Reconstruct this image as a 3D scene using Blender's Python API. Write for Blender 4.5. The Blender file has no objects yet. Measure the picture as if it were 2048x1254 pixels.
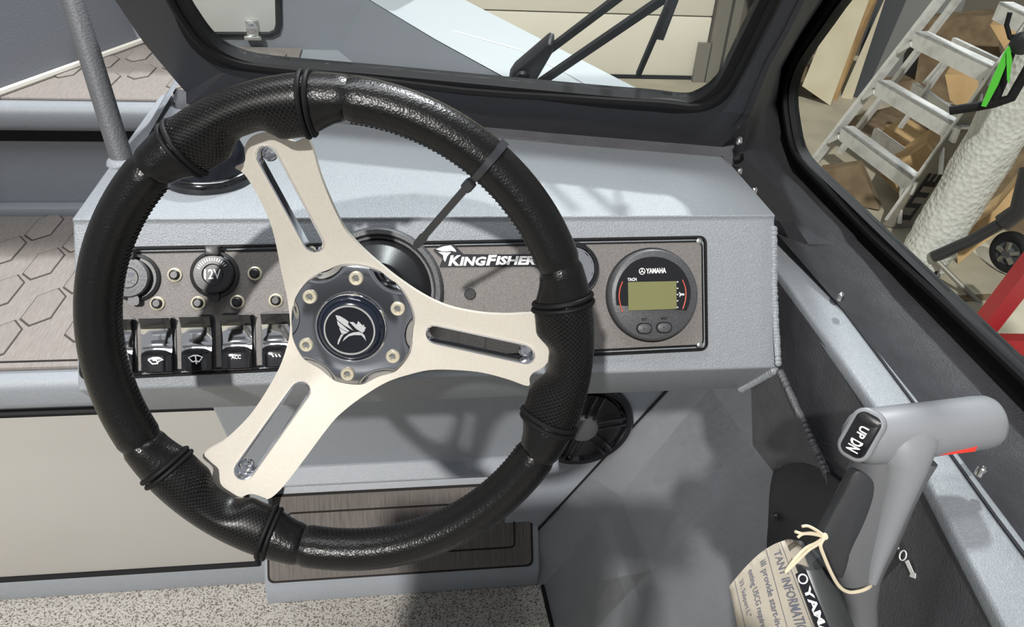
import bpy, bmesh, math, random
from math import sin, cos, radians, pi, hypot, atan2, degrees
from mathutils import Vector as V, Matrix
random.seed(7)
SC = bpy.context.scene
COL = SC.collection

# ------------------------------------------------------------------ camera, light, exposure
F, PW, PH = 1600.0, 2048, 1254
PITCH, YAW, ROLL = radians(33.5), radians(9.5), radians(4.0)
EYE = V((0, 0, 1.6))
fw = V((sin(YAW) * cos(PITCH), cos(YAW) * cos(PITCH), -sin(PITCH)))
r0 = V((cos(YAW), -sin(YAW), 0)); u0 = r0.cross(fw)
rt = r0 * cos(ROLL) + u0 * sin(ROLL); up = u0 * cos(ROLL) - r0 * sin(ROLL)
cam = bpy.data.cameras.new('camera'); cam.sensor_fit = 'HORIZONTAL'; cam.sensor_width = 36
cam.lens = 36 * F / PW; cam.clip_start = .02; cam.clip_end = 100
co = bpy.data.objects.new('camera', cam); COL.objects.link(co)
co.matrix_world = Matrix(((rt.x, up.x, -fw.x, EYE.x), (rt.y, up.y, -fw.y, EYE.y), (rt.z, up.z, -fw.z, EYE.z), (0, 0, 0, 1)))
SC.camera = co
SC.view_settings.view_transform = 'Standard'; SC.view_settings.look = 'None'
SC.view_settings.gamma = 1; SC.view_settings.use_curve_mapping = False
SC.view_settings.exposure = 0.0
al = bpy.data.lights.new('shop_strip_light', 'AREA'); al.shape = 'RECTANGLE'; al.size = 1.5; al.size_y = .7; al.energy = 46; al.color = (.96, .98, 1)
ao = bpy.data.objects.new('shop_strip_light', al); COL.objects.link(ao); ao.location = (-.25, .85, 3.2)
wd = bpy.data.worlds.new('world'); SC.world = wd; wd.use_nodes = True
wd.node_tree.nodes['Background'].inputs[0].default_value = (.93, .96, 1, 1)
wd.node_tree.nodes['Background'].inputs[1].default_value = .34
AZ, EL = radians(22), radians(41)
SUN = V((sin(AZ) * cos(EL), cos(AZ) * cos(EL), -sin(EL)))      # travel direction of the key light
sl = bpy.data.lights.new('sun', 'SUN'); sl.energy = 3.65; sl.angle = radians(1.6); sl.color = (1, .97, .93)
so = bpy.data.objects.new('sun', sl); COL.objects.link(so); so.rotation_euler = SUN.to_track_quat('-Z', 'Y').to_euler()
so.location = (-2, -4, 5)
s2l = bpy.data.lights.new('daylight', 'SUN'); s2l.energy = 3.2; s2l.angle = radians(4); s2l.color = (.95, .98, 1)
s2o = bpy.data.objects.new('daylight', s2l); COL.objects.link(s2o); s2o.rotation_euler = V((-.25, -.60, -.75)).to_track_quat('-Z', 'Y').to_euler(); s2o.location = (-2, 4, 5)

# ------------------------------------------------------------------ pixel -> place helpers
def ray(x, y): return (fw * F + rt * (x - PW / 2) - up * (y - PH / 2)).normalized()
def on(x, y, p0, n):
    d = ray(x, y); n = V(n); return EYE + d * ((V(p0) - EYE).dot(n) / d.dot(n))
def onX(x, y, k): return on(x, y, (k, 0, 0), (1, 0, 0))
def onY(x, y, k): return on(x, y, (0, k, 0), (0, 1, 0))
def onZ(x, y, k): return on(x, y, (0, 0, k), (0, 0, 1))
def dep(x, y, z):
    d = ray(x, y); return EYE + d * (z / d.dot(fw))
def crom(pts, k=5, closed=False):
    out = []; n = len(pts)
    for i in range(n if closed else n - 1):
        g = (lambda j: V(pts[j % n])) if closed else (lambda j: V(pts[max(0, min(n - 1, j))]))
        a, b, c, d = g(i - 1), g(i), g(i + 1), g(i + 2)
        for s in range(k):
            t = s / k
            out.append(.5 * ((2 * b) + (c - a) * t + (2 * a - 5 * b + 4 * c - d) * t * t + (3 * b - a - 3 * c + d) * t ** 3))
    if not closed: out.append(V(pts[-1]))
    return out
def sm(a, b, x):
    t = max(0, min(1, (x - a) / (b - a))); return t * t * (3 - 2 * t)

# ------------------------------------------------------------------ materials
MATS = {}
def mat(name, col, rough=.5, metal=0, spec=.5, bump=None, var=None, coat=0, tint=None, sheen=None):
    m = bpy.data.materials.new(name); m.use_nodes = True
    nt = m.node_tree; N = nt.nodes; L = nt.links; b = N['Principled BSDF']
    b.inputs['Base Color'].default_value = (*col, 1); b.inputs['Roughness'].default_value = rough
    b.inputs['Metallic'].default_value = metal; b.inputs['Specular IOR Level'].default_value = spec
    b.inputs['Coat Weight'].default_value = coat; b.inputs['Coat Roughness'].default_value = .15
    tc = N.new('ShaderNodeTexCoord')
    if var:            # (scale, colour2, lo, hi[, stretch])
        nz = N.new('ShaderNodeTexNoise'); nz.inputs['Scale'].default_value = var[0]; nz.inputs['Detail'].default_value = 4
        cr = N.new('ShaderNodeValToRGB'); cr.color_ramp.elements[0].position = var[2]; cr.color_ramp.elements[1].position = var[3]
        cr.color_ramp.elements[0].color = (*col, 1); cr.color_ramp.elements[1].color = (*var[1], 1)
        src = tc.outputs['Object']
        if len(var) > 4:
            mp = N.new('ShaderNodeMapping'); mp.inputs['Scale'].default_value = var[4]
            if len(var) > 5: mp.inputs['Rotation'].default_value = (0, 0, var[5])
            L.new(src, mp.inputs[0]); src = mp.outputs[0]
        L.new(src, nz.inputs['Vector']); L.new(nz.outputs['Fac'], cr.inputs[0]); L.new(cr.outputs[0], b.inputs['Base Color'])
    if bump:           # list of (kind, scale, strength, distance)
        prev = None
        for kind, sc, st, di in bump:
            bp = N.new('ShaderNodeBump'); bp.inputs['Strength'].default_value = st; bp.inputs['Distance'].default_value = di
            if kind == 'n':
                t = N.new('ShaderNodeTexNoise'); t.inputs['Scale'].default_value = sc; t.inputs['Detail'].default_value = 3; o = t.outputs['Fac']
            else:
                t = N.new('ShaderNodeTexVoronoi'); t.inputs['Scale'].default_value = sc; o = t.outputs['Distance']
                if kind == 'e': t.feature = 'DISTANCE_TO_EDGE'
            L.new(tc.outputs['Object'], t.inputs['Vector']); L.new(o, bp.inputs['Height'])
            if prev: L.new(prev.outputs[0], bp.inputs['Normal'])
            prev = bp
        L.new(prev.outputs[0], b.inputs['Normal'])
    MATS[name] = m; return m
PAINT = mat('grey_powder_coat', (.25, .27, .295), .36, 0, .6, [('n', 800, .5, .0014), ('n', 90, .05, .004)], (500, (.30, .32, .34), .45, .75))
CHAR = mat('charcoal_coat_and_shade', (.075, .075, .083), .5, 0, .5, [('n', 420, .5, .0016)], (30, (.095, .095, .105), .4, .7))  # true coat on the coaming; stands in for shade on gusset and inner panel
SATIN = mat('charcoal_satin_paint', (.036, .037, .044), .40, 0, .5, [('n', 300, .15, .001)])
LINER = mat('grey_liner', (.30, .31, .33), .38, 0, .5, [('n', 60, .12, .004)], (9, (.33, .34, .365), .4, .7))
RUB = mat('black_rubber', (.008, .008, .009), .6, 0, .2)
GLOSSB = mat('gloss_black', (.006, .006, .008), .08, 0, .6, coat=.6)
PLAST = mat('black_plastic', (.016, .016, .018), .38, 0, .5, [('n', 900, .2, .0004)])
PANEL = mat('instrument_panel_laminate', (.135, .124, .117), .5, 0, .4, [('n', 700, .3, .0008)], (650, (.19, .178, .168), .35, .7))
GAUGE = mat('gauge_bezel_plastic', (.06, .061, .066), .42, 0, .5, [('n', 700, .35, .0006)], (500, (.085, .086, .092), .4, .7))
EVA = mat('brown_grey_foam', (.20, .178, .165), .8, 0, .2, [('n', 400, .2, .001)], (40, (.27, .245, .225), .35, .75, (14, 1, 1), radians(35)))
EVAS = mat('brown_grey_ribbed_foam', (.105, .094, .088), .8, 0, .2, [('n', 400, .2, .001)], (24, (.16, .145, .135), .35, .75, (12, .8, .8)))
EVAD = mat('dark_foam_groove', (.02, .018, .017), .85, 0, .2)
LEATH = mat('black_leather', (.006, .0058, .0058), .31, 0, .36, [('v', 700, .22, .0007), ('n', 260, .10, .003)])
CREAM = mat('brushed_cream_aluminium', (.60, .56, .49), .5, .12, .4, None, (500, (.63, .59, .52), .4, .65))
CHROME = mat('chrome', (.80, .81, .84), .09, 1)
CHROMED = mat('dark_chrome', (.46, .47, .50), .10, 1)
ALU = mat('worn_aluminium', (.66, .66, .65), .4, .3, .5, None, (14, (.5, .5, .5), .45, .7))
STEEL = mat('screw_steel', (.7, .7, .68), .25, 1)
IVORY = mat('ivory_anodised', (.78, .72, .56), .3, .5)
WHITE = mat('white_ink', (.85, .85, .85), .5)
SILV = mat('silver_ink', (.62, .63, .65), .35, .3)
NAVY = mat('navy_black_vinyl', (.008, .009, .014), .3)
INK = mat('grey_ink', (.12, .13, .17), .6)
LCD = mat('olive_lcd', (.17, .17, .07), .35)
REDL = mat('orange_red_ink', (.55, .07, .03), .5)
EVAG = mat('foam_groove', (.06, .052, .048), .85, 0, .2)
DOORP = mat('beige_laminate_door', (.40, .385, .355), .35, 0, .4, None, (3, (.42, .405, .375), .4, .7))
VINYL = mat('speckled_vinyl', (.43, .41, .375), .75, 0, .3, [('n', 160, .6, .003)], (290, (.12, .105, .09), .5, .6))
GRIP = mat('grey_soft_plastic', (.24, .25, .265), .45, 0, .45, [('n', 900, .08, .0004)])
LEVG = mat('soft_plastic_shaded', (.13, .135, .143), .5, 0, .4, [('n', 900, .2, .0005)])  # grip plastic darkened: shading of the lever arm put into the colour
LEVER = mat('soft_plastic_deep_shade', (.04, .042, .046), .55, 0, .4, [('n', 900, .2, .0005)])  # inset panel tone, with the shaded left facet darkened into it
HOUS = mat('grey_housing_plastic', (.06, .064, .066), .35, 0, .5)
REDP = mat('red_release', (.75, .035, .02), .4)
PAPER = mat('cream_card', (.72, .67, .58), .7, 0, .2)
STRING = mat('waxed_cotton_string', (.70, .62, .45), .8)
TIE = mat('grey_nylon', (.03, .032, .037), .3, 0, .5)
WALLW = mat('white_door_skin', (.60, .565, .475), .6, 0, .3, None, (2, (.63, .60, .51), .4, .7))
CONC = mat('shop_concrete', (.40, .36, .27), .7, 0, .3, None, (2.5, (.30, .275, .21), .4, .7))
WALLG = mat('shop_wall', (.10, .088, .07), .8)
PLY = mat('pale_plywood', (.66, .60, .46), .6, 0, .3, None, (5, (.60, .53, .39), .4, .7))
CARD = mat('cardboard', (.50, .34, .17), .8, 0, .2, None, (6, (.40, .26, .13), .4, .7))
WOODD = mat('dark_timber', (.13, .09, .055), .8, 0, .2, None, (8, (.2, .15, .09), .4, .7))
TRACK = mat('galvanised_steel', (.22, .21, .18), .5, .5)
DARKST = mat('dark_blue_steel', (.045, .048, .055), .6)
RED = mat('red_enamel', (.32, .016, .022), .4)
GREEN = mat('green_webbing', (.07, .45, .03), .6)
FIBER = mat('grey_fibreglass', (.20, .185, .15), .6, 0, .3, None, (10, (.15, .14, .115), .4, .7))
BUB = mat('bubble_wrap', (.50, .50, .47), .3, 0, .5, [('v', 38, .7, .012)], (16, (.45, .45, .42), .4, .7))
BOWP = mat('bow_grey_shaded', (.15, .16, .178), .5, 0, .4, [('n', 300, .3, .002)])  # boat grey darkened: shade on the inner bow walls is in the colour
def leather_perf():
    m = mat('perforated_leather', (.006, .0058, .0058), .33, 0, .36); nt = m.node_tree; N = nt.nodes; L = nt.links; b = N['Principled BSDF']
    tc = N.new('ShaderNodeTexCoord'); sx = N.new('ShaderNodeSeparateXYZ'); L.new(tc.outputs['UV'], sx.inputs[0])
    def mth(op, a, c=None):
        n = N.new('ShaderNodeMath'); n.operation = op
        for i, q in enumerate((a, c)):
            if q is None: continue
            if isinstance(q, (int, float)): n.inputs[i].default_value = q
            else: L.new(q, n.inputs[i])
        return n.outputs[0]
    P = .0034
    uu = mth('DIVIDE', sx.outputs[0], P); vv = mth('DIVIDE', sx.outputs[1], P * .5)
    row = mth('MULTIPLY', mth('MODULO', mth('FLOOR', vv), 2.0), .5)
    fu = mth('SUBTRACT', mth('FRACT', mth('ADD', uu, row)), .5); fv = mth('MULTIPLY', mth('SUBTRACT', mth('FRACT', vv), .5), .5)
    d = mth('SQRT', mth('ADD', mth('MULTIPLY', fu, fu), mth('MULTIPLY', fv, fv)))
    cr = N.new('ShaderNodeValToRGB'); cr.color_ramp.elements[0].position = .16; cr.color_ramp.elements[1].position = .27
    L.new(d, cr.inputs[0]); bp = N.new('ShaderNodeBump'); bp.inputs['Strength'].default_value = .9; bp.inputs['Distance'].default_value = .0009
    L.new(cr.outputs[0], bp.inputs['Height']); L.new(bp.outputs[0], b.inputs['Normal'])
    mx = N.new('ShaderNodeMix'); mx.data_type = 'RGBA'; L.new(cr.outputs[0], mx.inputs[0])
    mx.inputs[6].default_value = (.001, .001, .001, 1); mx.inputs[7].default_value = (.008, .0075, .0075, 1); L.new(mx.outputs[2], b.inputs['Base Color'])
    return m
PERF = leather_perf()
def glass():
    m = bpy.data.materials.new('window_glass'); m.use_nodes = True; nt = m.node_tree; N = nt.nodes; L = nt.links
    N.remove(N['Principled BSDF']); o = N['Material Output']
    t = N.new('ShaderNodeBsdfTransparent'); t.inputs[0].default_value = (.93, .95, .94, 1)
    g = N.new('ShaderNodeBsdfGlossy'); g.inputs['Roughness'].default_value = .02
    lw = N.new('ShaderNodeLayerWeight'); lw.inputs[0].default_value = .5
    pw = N.new('ShaderNodeMath'); pw.operation = 'POWER'; L.new(lw.outputs['Facing'], pw.inputs[0]); pw.inputs[1].default_value = 4.5
    fr = N.new('ShaderNodeMath'); fr.operation = 'MULTIPLY_ADD'; L.new(pw.outputs[0], fr.inputs[0]); fr.inputs[1].default_value = .5; fr.inputs[2].default_value = .02
    mx = N.new('ShaderNodeMixShader'); L.new(fr.outputs[0], mx.inputs[0]); L.new(t.outputs[0], mx.inputs[1]); L.new(g.outputs[0], mx.inputs[2]); L.new(mx.outputs[0], o.inputs[0])
    return m
GLASS = glass()

# ------------------------------------------------------------------ mesh building
class MB:
    def __init__(s): s.bm = bmesh.new(); s.uv = s.bm.loops.layers.uv.new('uv')
    def poly(s, pts): return s.bm.faces.new([s.bm.verts.new(p) for p in pts])
    def prism(s, pts, vec):
        a = [s.bm.verts.new(p) for p in pts]; b = [s.bm.verts.new(V(p) + V(vec)) for p in pts]; n = len(a)
        s.bm.faces.new(a[::-1]); s.bm.faces.new(b)
        for i in range(n): s.bm.faces.new((a[i], a[(i + 1) % n], b[(i + 1) % n], b[i]))
        return s
    def plate(s, outer, holes, vec):
        loops = [[s.bm.verts.new(p) for p in lp] for lp in [outer] + list(holes)]; ed = []
        for lp in loops:
            for i in range(len(lp)): ed.append(s.bm.edges.new((lp[i], lp[(i + 1) % len(lp)])))
        r = bmesh.ops.triangle_fill(s.bm, use_beauty=True, use_dissolve=False, edges=ed)
        fs = [f for f in r['geom'] if isinstance(f, bmesh.types.BMFace)]
        mp = {}
        for lp in loops:
            for v in lp: mp[v] = s.bm.verts.new(v.co + V(vec))
        for f in fs: s.bm.faces.new([mp[v] for v in reversed(f.verts)])
        for lp in loops:
            for i in range(len(lp)):
                a, b = lp[i], lp[(i + 1) % len(lp)]; s.bm.faces.new((a, b, mp[b], mp[a]))
        return s
    def box(s, c, ex, ey, ez, sx, sy, sz):
        c, ex, ey, ez = V(c), V(ex) * sx / 2, V(ey) * sy / 2, V(ez) * sz / 2
        return s.prism([c - ex - ey - ez, c + ex - ey - ez, c + ex + ey - ez, c - ex + ey - ez], ez * 2)
    def aabb(s, a, b):
        a, b = V(a), V(b); return s.box((a + b) / 2, (1, 0, 0), (0, 1, 0), (0, 0, 1), *(b - a))
    def bar(s, p, q, w, t, side=None):
        p, q = V(p), V(q); d = (q - p); l = d.length; d.normalize()
        sd = V(side) if side is not None else (V((0, 0, 1)) if abs(d.z) < .9 else V((0, 1, 0)))
        ex = d.cross(sd).normalized(); ey = ex.cross(d).normalized()
        return s.box((p + q) / 2, ex, ey, d, w, t, l)
    def loft(s, rings, closed=True, cap=True, cyc=False, uv=None):
        vs = [[s.bm.verts.new(p) for p in r] for r in rings]; n = len(vs[0]); m = len(vs)
        for i in range(m if cyc else m - 1):
            for j in range(n if closed else n - 1):
                i2, j2 = (i + 1) % m, (j + 1) % n
                f = s.bm.faces.new((vs[i][j], vs[i][j2], vs[i2][j2], vs[i2][j]))
                if uv:
                    for lp, (a, b) in zip(f.loops, ((i, j), (i, j + 1), (i + 1, j + 1), (i + 1, j))): lp[s.uv].uv = uv(a, b)
        if cap and not cyc and closed: s.bm.faces.new(vs[0][::-1]); s.bm.faces.new(vs[-1])
        return s
    def tube(s, path, r, n=10, closed=False, cap=True):
        path = [V(p) for p in path]; rings = []; m = len(path); prev = None
        for i, p in enumerate(path):
            if closed: d = path[(i + 1) % m] - path[i - 1]
            else: d = path[min(m - 1, i + 1)] - path[max(0, i - 1)]
            d.normalize()
            if prev is None: prev = d.orthogonal().normalized()
            x = (prev - d * prev.dot(d)).normalized(); prev = x; y = d.cross(x)
            rr = r[i] if isinstance(r, (list, tuple)) else r
            rings.append([p + (x * cos(2 * pi * k / n) + y * sin(2 * pi * k / n)) * rr for k in range(n)])
        return s.loft(rings, True, cap, closed)
    def lathe(s, c, ax, prof, n=40, ex=None, cap=True):
        c, ax = V(c), V(ax).normalized(); ex = (V(ex) if ex is not None else ax.orthogonal()).normalized(); ey = ax.cross(ex)
        return s.loft([[c + ax * h + (ex * cos(2 * pi * k / n) + ey * sin(2 * pi * k / n)) * r for k in range(n)] for r, h in prof], True, cap)
    def bevel(s, w, seg=2, ang=35):
        bmesh.ops.recalc_face_normals(s.bm, faces=s.bm.faces)
        es = [e for e in s.bm.edges if len(e.link_faces) == 2 and e.calc_face_angle(0) > radians(ang)]
        bmesh.ops.bevel(s.bm, geom=es, offset=w, segments=seg, affect='EDGES', profile=.5, clamp_overlap=True); return s
WL = {}
def empty(name, loc):
    o = bpy.data.objects.new(name, None); o.empty_display_size = .03; COL.objects.link(o); o.location = loc; WL[o] = V(loc); return o
def link(name, me, loc, m, parent):
    if m: me.materials.append(m)
    o = bpy.data.objects.new(name, me); COL.objects.link(o); WL[o] = V(loc)
    if parent: o.parent = parent; o.location = V(loc) - WL[parent]
    else: o.location = loc
    return o
def put(mb, name, m, parent=None, label=None, smooth=40, fix=True):
    bm = mb.bm
    if fix: bmesh.ops.recalc_face_normals(bm, faces=bm.faces)
    cs = [v.co for v in bm.verts]
    lo = V([min(c[i] for c in cs) for i in range(3)]); hi = V([max(c[i] for c in cs) for i in range(3)])
    loc = V(((lo.x + hi.x) / 2, (lo.y + hi.y) / 2, lo.z))
    bmesh.ops.translate(bm, verts=bm.verts, vec=-loc)
    if smooth:
        for f in bm.faces: f.smooth = True
        for e in bm.edges:
            if len(e.link_faces) == 2 and e.calc_face_angle(0) > radians(smooth): e.smooth = False
    me = bpy.data.meshes.new(name); bm.to_mesh(me); bm.free()
    o = link(name, me, loc, m, parent)
    if label: o['label'] = label
    return o
def tag(o, label=None, cat=None, group=None, kind=None):
    if label: o['label'] = label
    if cat: o['category'] = cat
    if group: o['group'] = group
    if kind: o['kind'] = kind
    return o
def copy_tree(o, loc=None, parent=None):
    c = o.copy(); COL.objects.link(c)
    if parent: c.parent = parent
    if loc is not None: c.location = loc
    WL[c] = V(c.location)
    for ch in list(o.children): copy_tree(ch, None, c)
    return c
def text_mesh(body, bold=0, shear=0, res=2, spacing=1):
    cu = bpy.data.curves.new('t', 'FONT'); cu.body = body; cu.offset = bold; cu.shear = shear; cu.resolution_u = res; cu.space_character = spacing
    ob = bpy.data.objects.new('t', cu); COL.objects.link(ob)
    bpy.context.view_layer.update()
    me = bpy.data.meshes.new_from_object(ob.evaluated_get(bpy.context.evaluated_depsgraph_get())); bpy.data.objects.remove(ob)
    vs = [v.co.copy() for v in me.vertices]; fs = [list(p.vertices) for p in me.polygons]; bpy.data.meshes.remove(me)
    x0 = min(v.x for v in vs); x1 = max(v.x for v in vs); y0 = min(v.y for v in vs); y1 = max(v.y for v in vs)
    return [((v.x - x0) / (x1 - x0), (v.y - y0) / (y1 - y0)) for v in vs], fs, (x1 - x0) / (y1 - y0)
def text(body, fn, name, m, parent, bold=.02, shear=0, thick=None, label=None):
    """fn maps (s,t) in the unit box of the text to a place; thick is a small offset vector"""
    vs, fs, _ = text_mesh(body, bold, shear); mb = MB()
    a = [mb.bm.verts.new(fn(*p)) for p in vs]
    for f in fs:
        try: mb.bm.faces.new([a[i] for i in f])
        except ValueError: pass
    if thick is not None:
        r = bmesh.ops.extrude_face_region(mb.bm, geom=list(mb.bm.faces))
        bmesh.ops.translate(mb.bm, verts=[g for g in r['geom'] if isinstance(g, bmesh.types.BMVert)], vec=thick)
    return put(mb, name, m, parent, label, smooth=0)
def circle(c, ex, ey, r, n=32, r2=None):
    return [V(c) + V(ex) * cos(2 * pi * k / n) * r + V(ey) * sin(2 * pi * k / n) * (r2 or r) for k in range(n)]
def rrect(w, h, r, n=5):
    out = []
    for cx, cy, a0 in ((w / 2 - r, h / 2 - r, 0), (-w / 2 + r, h / 2 - r, 90), (-w / 2 + r, -h / 2 + r, 180), (w / 2 - r, -h / 2 + r, 270)):
        for k in range(n + 1):
            a = radians(a0 + 90 * k / n); out.append((cx + r * cos(a), cy + r * sin(a)))
    return out
X, Y, Z = V((1, 0, 0)), V((0, 1, 0)), V((0, 0, 1))
# instrument face of the console: leans back 33 degrees
FA = radians(33); FN = V((0, -cos(FA), sin(FA))); FU = V((0, sin(FA), cos(FA))); FO = dep(1303, 591, .80)
def fp(x, y, h=0.0): return on(x, y, FO + FN * h, FN)
def floc(c, a, b, h=0): return c + X * a + FU * b + FN * h
ZT = 1.25                                   # console top
YL = .60                                    # aft edge of the console lip

# ================================================================== SETTING: cabin
fl = MB().aabb((-1.6, -1.3, -.05), (.42, 1.30, 0)); tag(put(fl, 'floor', VINYL), 'grey speckled vinyl cabin floor below the beige door', kind='structure')

tag(put(MB().aabb((-1.7, .22, 2.05), (.75, .62, 2.09)), 'ceiling', PAINT), 'pale cabin hardtop over the helm', kind='structure')
# ---- windshield
WA, WS = radians(34), radians(13.6)
WN = V((-sin(WS) * cos(WA), -cos(WS) * cos(WA), -sin(WA))); WP = V((-.056, .948, 1.25))
def ws(x, y, h=0): return on(x, y, WP + WN * h, WN)
w1 = empty('window_1', WP); tag(w1, 'raked windshield in a black frame behind the steering wheel', kind='structure')
glass_px = [(300, -200), (330, -95), (374, 0), (394, 34), (422, 72), (456, 99), (514, 118), (617, 129), (758, 141), (1015, 165), (1200, 182), (1300, 190), (1361, 197), (1392, 192), (1433, 161), (1474, 82), (1514, 0), (1555, -90), (1600, -200), (950, -235)]
gask_px = [(262, -220), (297, -100), (343, 0), (367, 58), (398, 99), (446, 127), (514, 137), (617, 150), (758, 163), (1015, 185), (1200, 206), (1300, 214), (1354, 218), (1413, 213), (1454, 189), (1481, 147), (1509, 93), (1553, 0), (1592, -90), (1640, -215), (950, -258)]
gl_pts = crom([ws(*p) for p in glass_px], 3, True); gk_pts = crom([ws(*p) for p in gask_px], 3, True)
frame_out = [(150, -280), (196, -120), (230, 0), (288, 86), (350, 160), (372, 185)]
fo = [ws(*p) for p in frame_out] + [WP + (V((.38, .861, 1.25)) - WP) * t + WN * 0 for t in (-.45, 0, .5, 1.0)]
fo += [ws(*p) for p in ((1500, 230), (1540, 130), (1580, 60), (1610, 0), (1660, -120), (1705, -270), (950, -320))]
put(MB().plate(fo, [gk_pts], -WN * .016), 'frame', SATIN, w1, smooth=0)
put(MB().plate([p + WN * .006 for p in gk_pts], [[p + WN * .006 for p in gl_pts]], -WN * .014), 'gasket', RUB, w1, smooth=30)
c0 = sum(gl_pts, V()) / len(gl_pts); mid = [p + (c0 - p).normalized() * -.013 + WN * .005 for p in gl_pts]
put(MB().tube(mid, .0055, 8, True), 'gasket_lip', RUB, w1)
put(MB().prism([p + WN * -.003 for p in gl_pts], -WN * .004), 'pane', GLASS, w1, smooth=0)

# ---- side window
SA = radians(8); SN = V((-cos(SA), 0, -sin(SA))); SP = V((.55, .7, 1.185))
def sw(x, y, h=0): return on(x, y, SP + SN * h, SN)
w2 = empty('window_2', SP); tag(w2, 'starboard side window with a thick black rubber edge', kind='structure')
sg_px = [(1950, -330), (1760, -80), (1690, 0), (1653, 51), (1605, 120), (1587, 165), (1583, 200), (1587, 240), (1598, 292), (1622, 329), (1687, 391), (1721, 424), (1756, 458), (1858, 556), (1952, 646), (2048, 738), (2200, 880), (2320, 860), (2500, 300), (2300, -200)]
sk_px = [(1920, -370), (1720, -90), (1642, 10), (1600, 70), (1567, 130), (1557, 168), (1554, 206), (1556, 244), (1563, 277), (1587, 343), (1632, 389), (1676, 434), (1720, 479), (1807, 568), (1902, 665), (2048, 815), (2210, 975), (2380, 930), (2600, 300), (2350, -270)]
sg = crom([sw(*p) for p in sg_px], 3, True); sk = crom([sw(*p) for p in sk_px], 3, True)
put(MB().loft([[p + SN * .004 for p in sk], [p + SN * .004 for p in sg], [p - SN * .010 for p in sg], [p - SN * .010 for p in sk]], cyc=True), 'gasket', RUB, w2, smooth=30)
c0 = sum(sg, V()) / len(sg)
put(MB().tube([p + (p - c0).normalized() * .010 + SN * .004 for p in sg], .0055, 8, True), 'gasket_lip', RUB, w2)
put(MB().prism([p - SN * .004 for p in sg], -SN * .004), 'pane', GLASS, w2, smooth=0)

# ---- starboard side: pillar, coaming, ledge, inner wall, liner
ZL = 1.172
wst = empty('wall_starboard', (.45, .5, 0)); tag(wst, 'starboard cabin side with grey ledge under charcoal coaming', kind='structure')
pill = MB()
A = [ws(1690, -270, .002), ws(1646, -120, .002), ws(1597, 0, .002), ws(1567, 60, .002), ws(1527, 130, .002), ws(1488, 225, .002), V((.374, .862, 1.253))]
B = [sw(1900, -330), sw(1720, -100), sw(1644, 5), sw(1600, 72), sw(1564, 136), sw(1553, 206), sw(1563, 277)]
A2 = [onZ(1503, 380, 1.246), onZ(1543, 440, 1.240), onZ(1553, 466, ZL + .02), onZ(1687, 621, ZL + .002), onZ(1821, 799, ZL + .002), onZ(1990, 1035, ZL + .002), onZ(2150, 1250, ZL + .002), onZ(2420, 1640, ZL + .002)]
B2 = [sw(1587, 343), sw(1646, 403), sw(1720, 479), sw(1807, 568), sw(1902, 665), sw(2048, 815), sw(2200, 965), sw(2420, 1180)]
pa = [A + A2, B + B2]
rows = [[a * (1 - t) + b * t + (Z * -.012 * sin(pi * t) if i > 5 else V()) for i, (a, b) in enumerate(zip(*pa))] for t in (0, .15, .4, .7, 1.03)]
pill.loft(rows, closed=False)
bmesh.ops.solidify(pill.bm, geom=list(pill.bm.faces), thickness=.012)
pill2 = MB().prism([WP + (V((.38, .861, 1.25)) - WP) * t + WN * -.02 + Z * (.004) for t in (-.5, 1.04)][::1] + [V((.375, .80, 1.235)), V((.36, .83, 1.245)), V((-.26, .97, 1.245))], Z * -.012)
put(pill2, 'sill_filler', CHAR, w1)
put(pill, 'coaming_panel', CHAR, wst, 'charcoal textured pillar and coaming panel')
lx = [[onZ(1553, 545, ZL), onZ(1572, 562, ZL), onZ(1741, 799, ZL), onZ(1850, 950, ZL), onZ(2010, 1254, ZL), onZ(2200, 1640, ZL)],
      [onZ(1545, 455, ZL), onZ(1556, 463, ZL), onZ(1821, 799, ZL), onZ(1935, 960, ZL), onZ(2150, 1250, ZL), onZ(2420, 1640, ZL)]]
ledge = MB().prism([lx[0][1], lx[0][3], lx[0][4], lx[0][5], lx[1][5] + X * .01, lx[1][4] + X * .01, lx[1][2] + X * .008, lx[1][1] + X * .006, lx[1][1] + Y * .25, lx[0][1] + Y * .25], Z * -.015).bevel(.004, 3)
put(ledge, 'ledge', PAINT, wst)
e0, e1, e2 = lx[0][1], lx[0][3], lx[0][5]
inn = MB().prism([e0 + V((.003, .25, -.008)), e1 + V((.003, 0, -.008)), e2 + V((.003, 0, -.008)), V((e2.x + .02, e2.y, .62)), V((e1.x + .02, e1.y, .62)), V((e1.x + .02, .55, .90)), V((e1.x + .02, .60, .97)), V((e1.x + .02, .64, 1.03)), V((e1.x + .02, .95, 1.08))], X * .012)
put(inn, 'inner_panel', CHAR, wst)  # charcoal here holds the shade under the ledge
LN = V((.37, 0, -.22)).normalized(); LP = V((.31, 1.27, .127))
def ln(x, y): return on(x, y, LP, LN)
lsec = [(1.6, .234, .595), (1.27, .234, .595), (1.205, .322, .50), (1.0, .330, .52), (-.6, .335, .55)]
lin = MB().loft([[V((x0 + k * z, y, z)) for z in (-.03, .3, .6, .905)] for y, x0, k in lsec], closed=False, cap=False)
bmesh.ops.solidify(lin.bm, geom=list(lin.bm.faces), thickness=.012)
put(lin, 'liner', LINER, wst, 'smooth grey side liner below the console')
put(MB().tube([V((.336, -.6, .004)), V((.330, 1.0, .004)), V((.322, 1.205, .004))], .005, 8), 'liner_bead', RUB, wst)
put(MB().tube([LP + V((.22, 0, .37)) * t + V((-.002, -.004, .002)) for t in (-.3, 1.4)], .0025, 8), 'liner_bead', RUB, wst)
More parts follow.
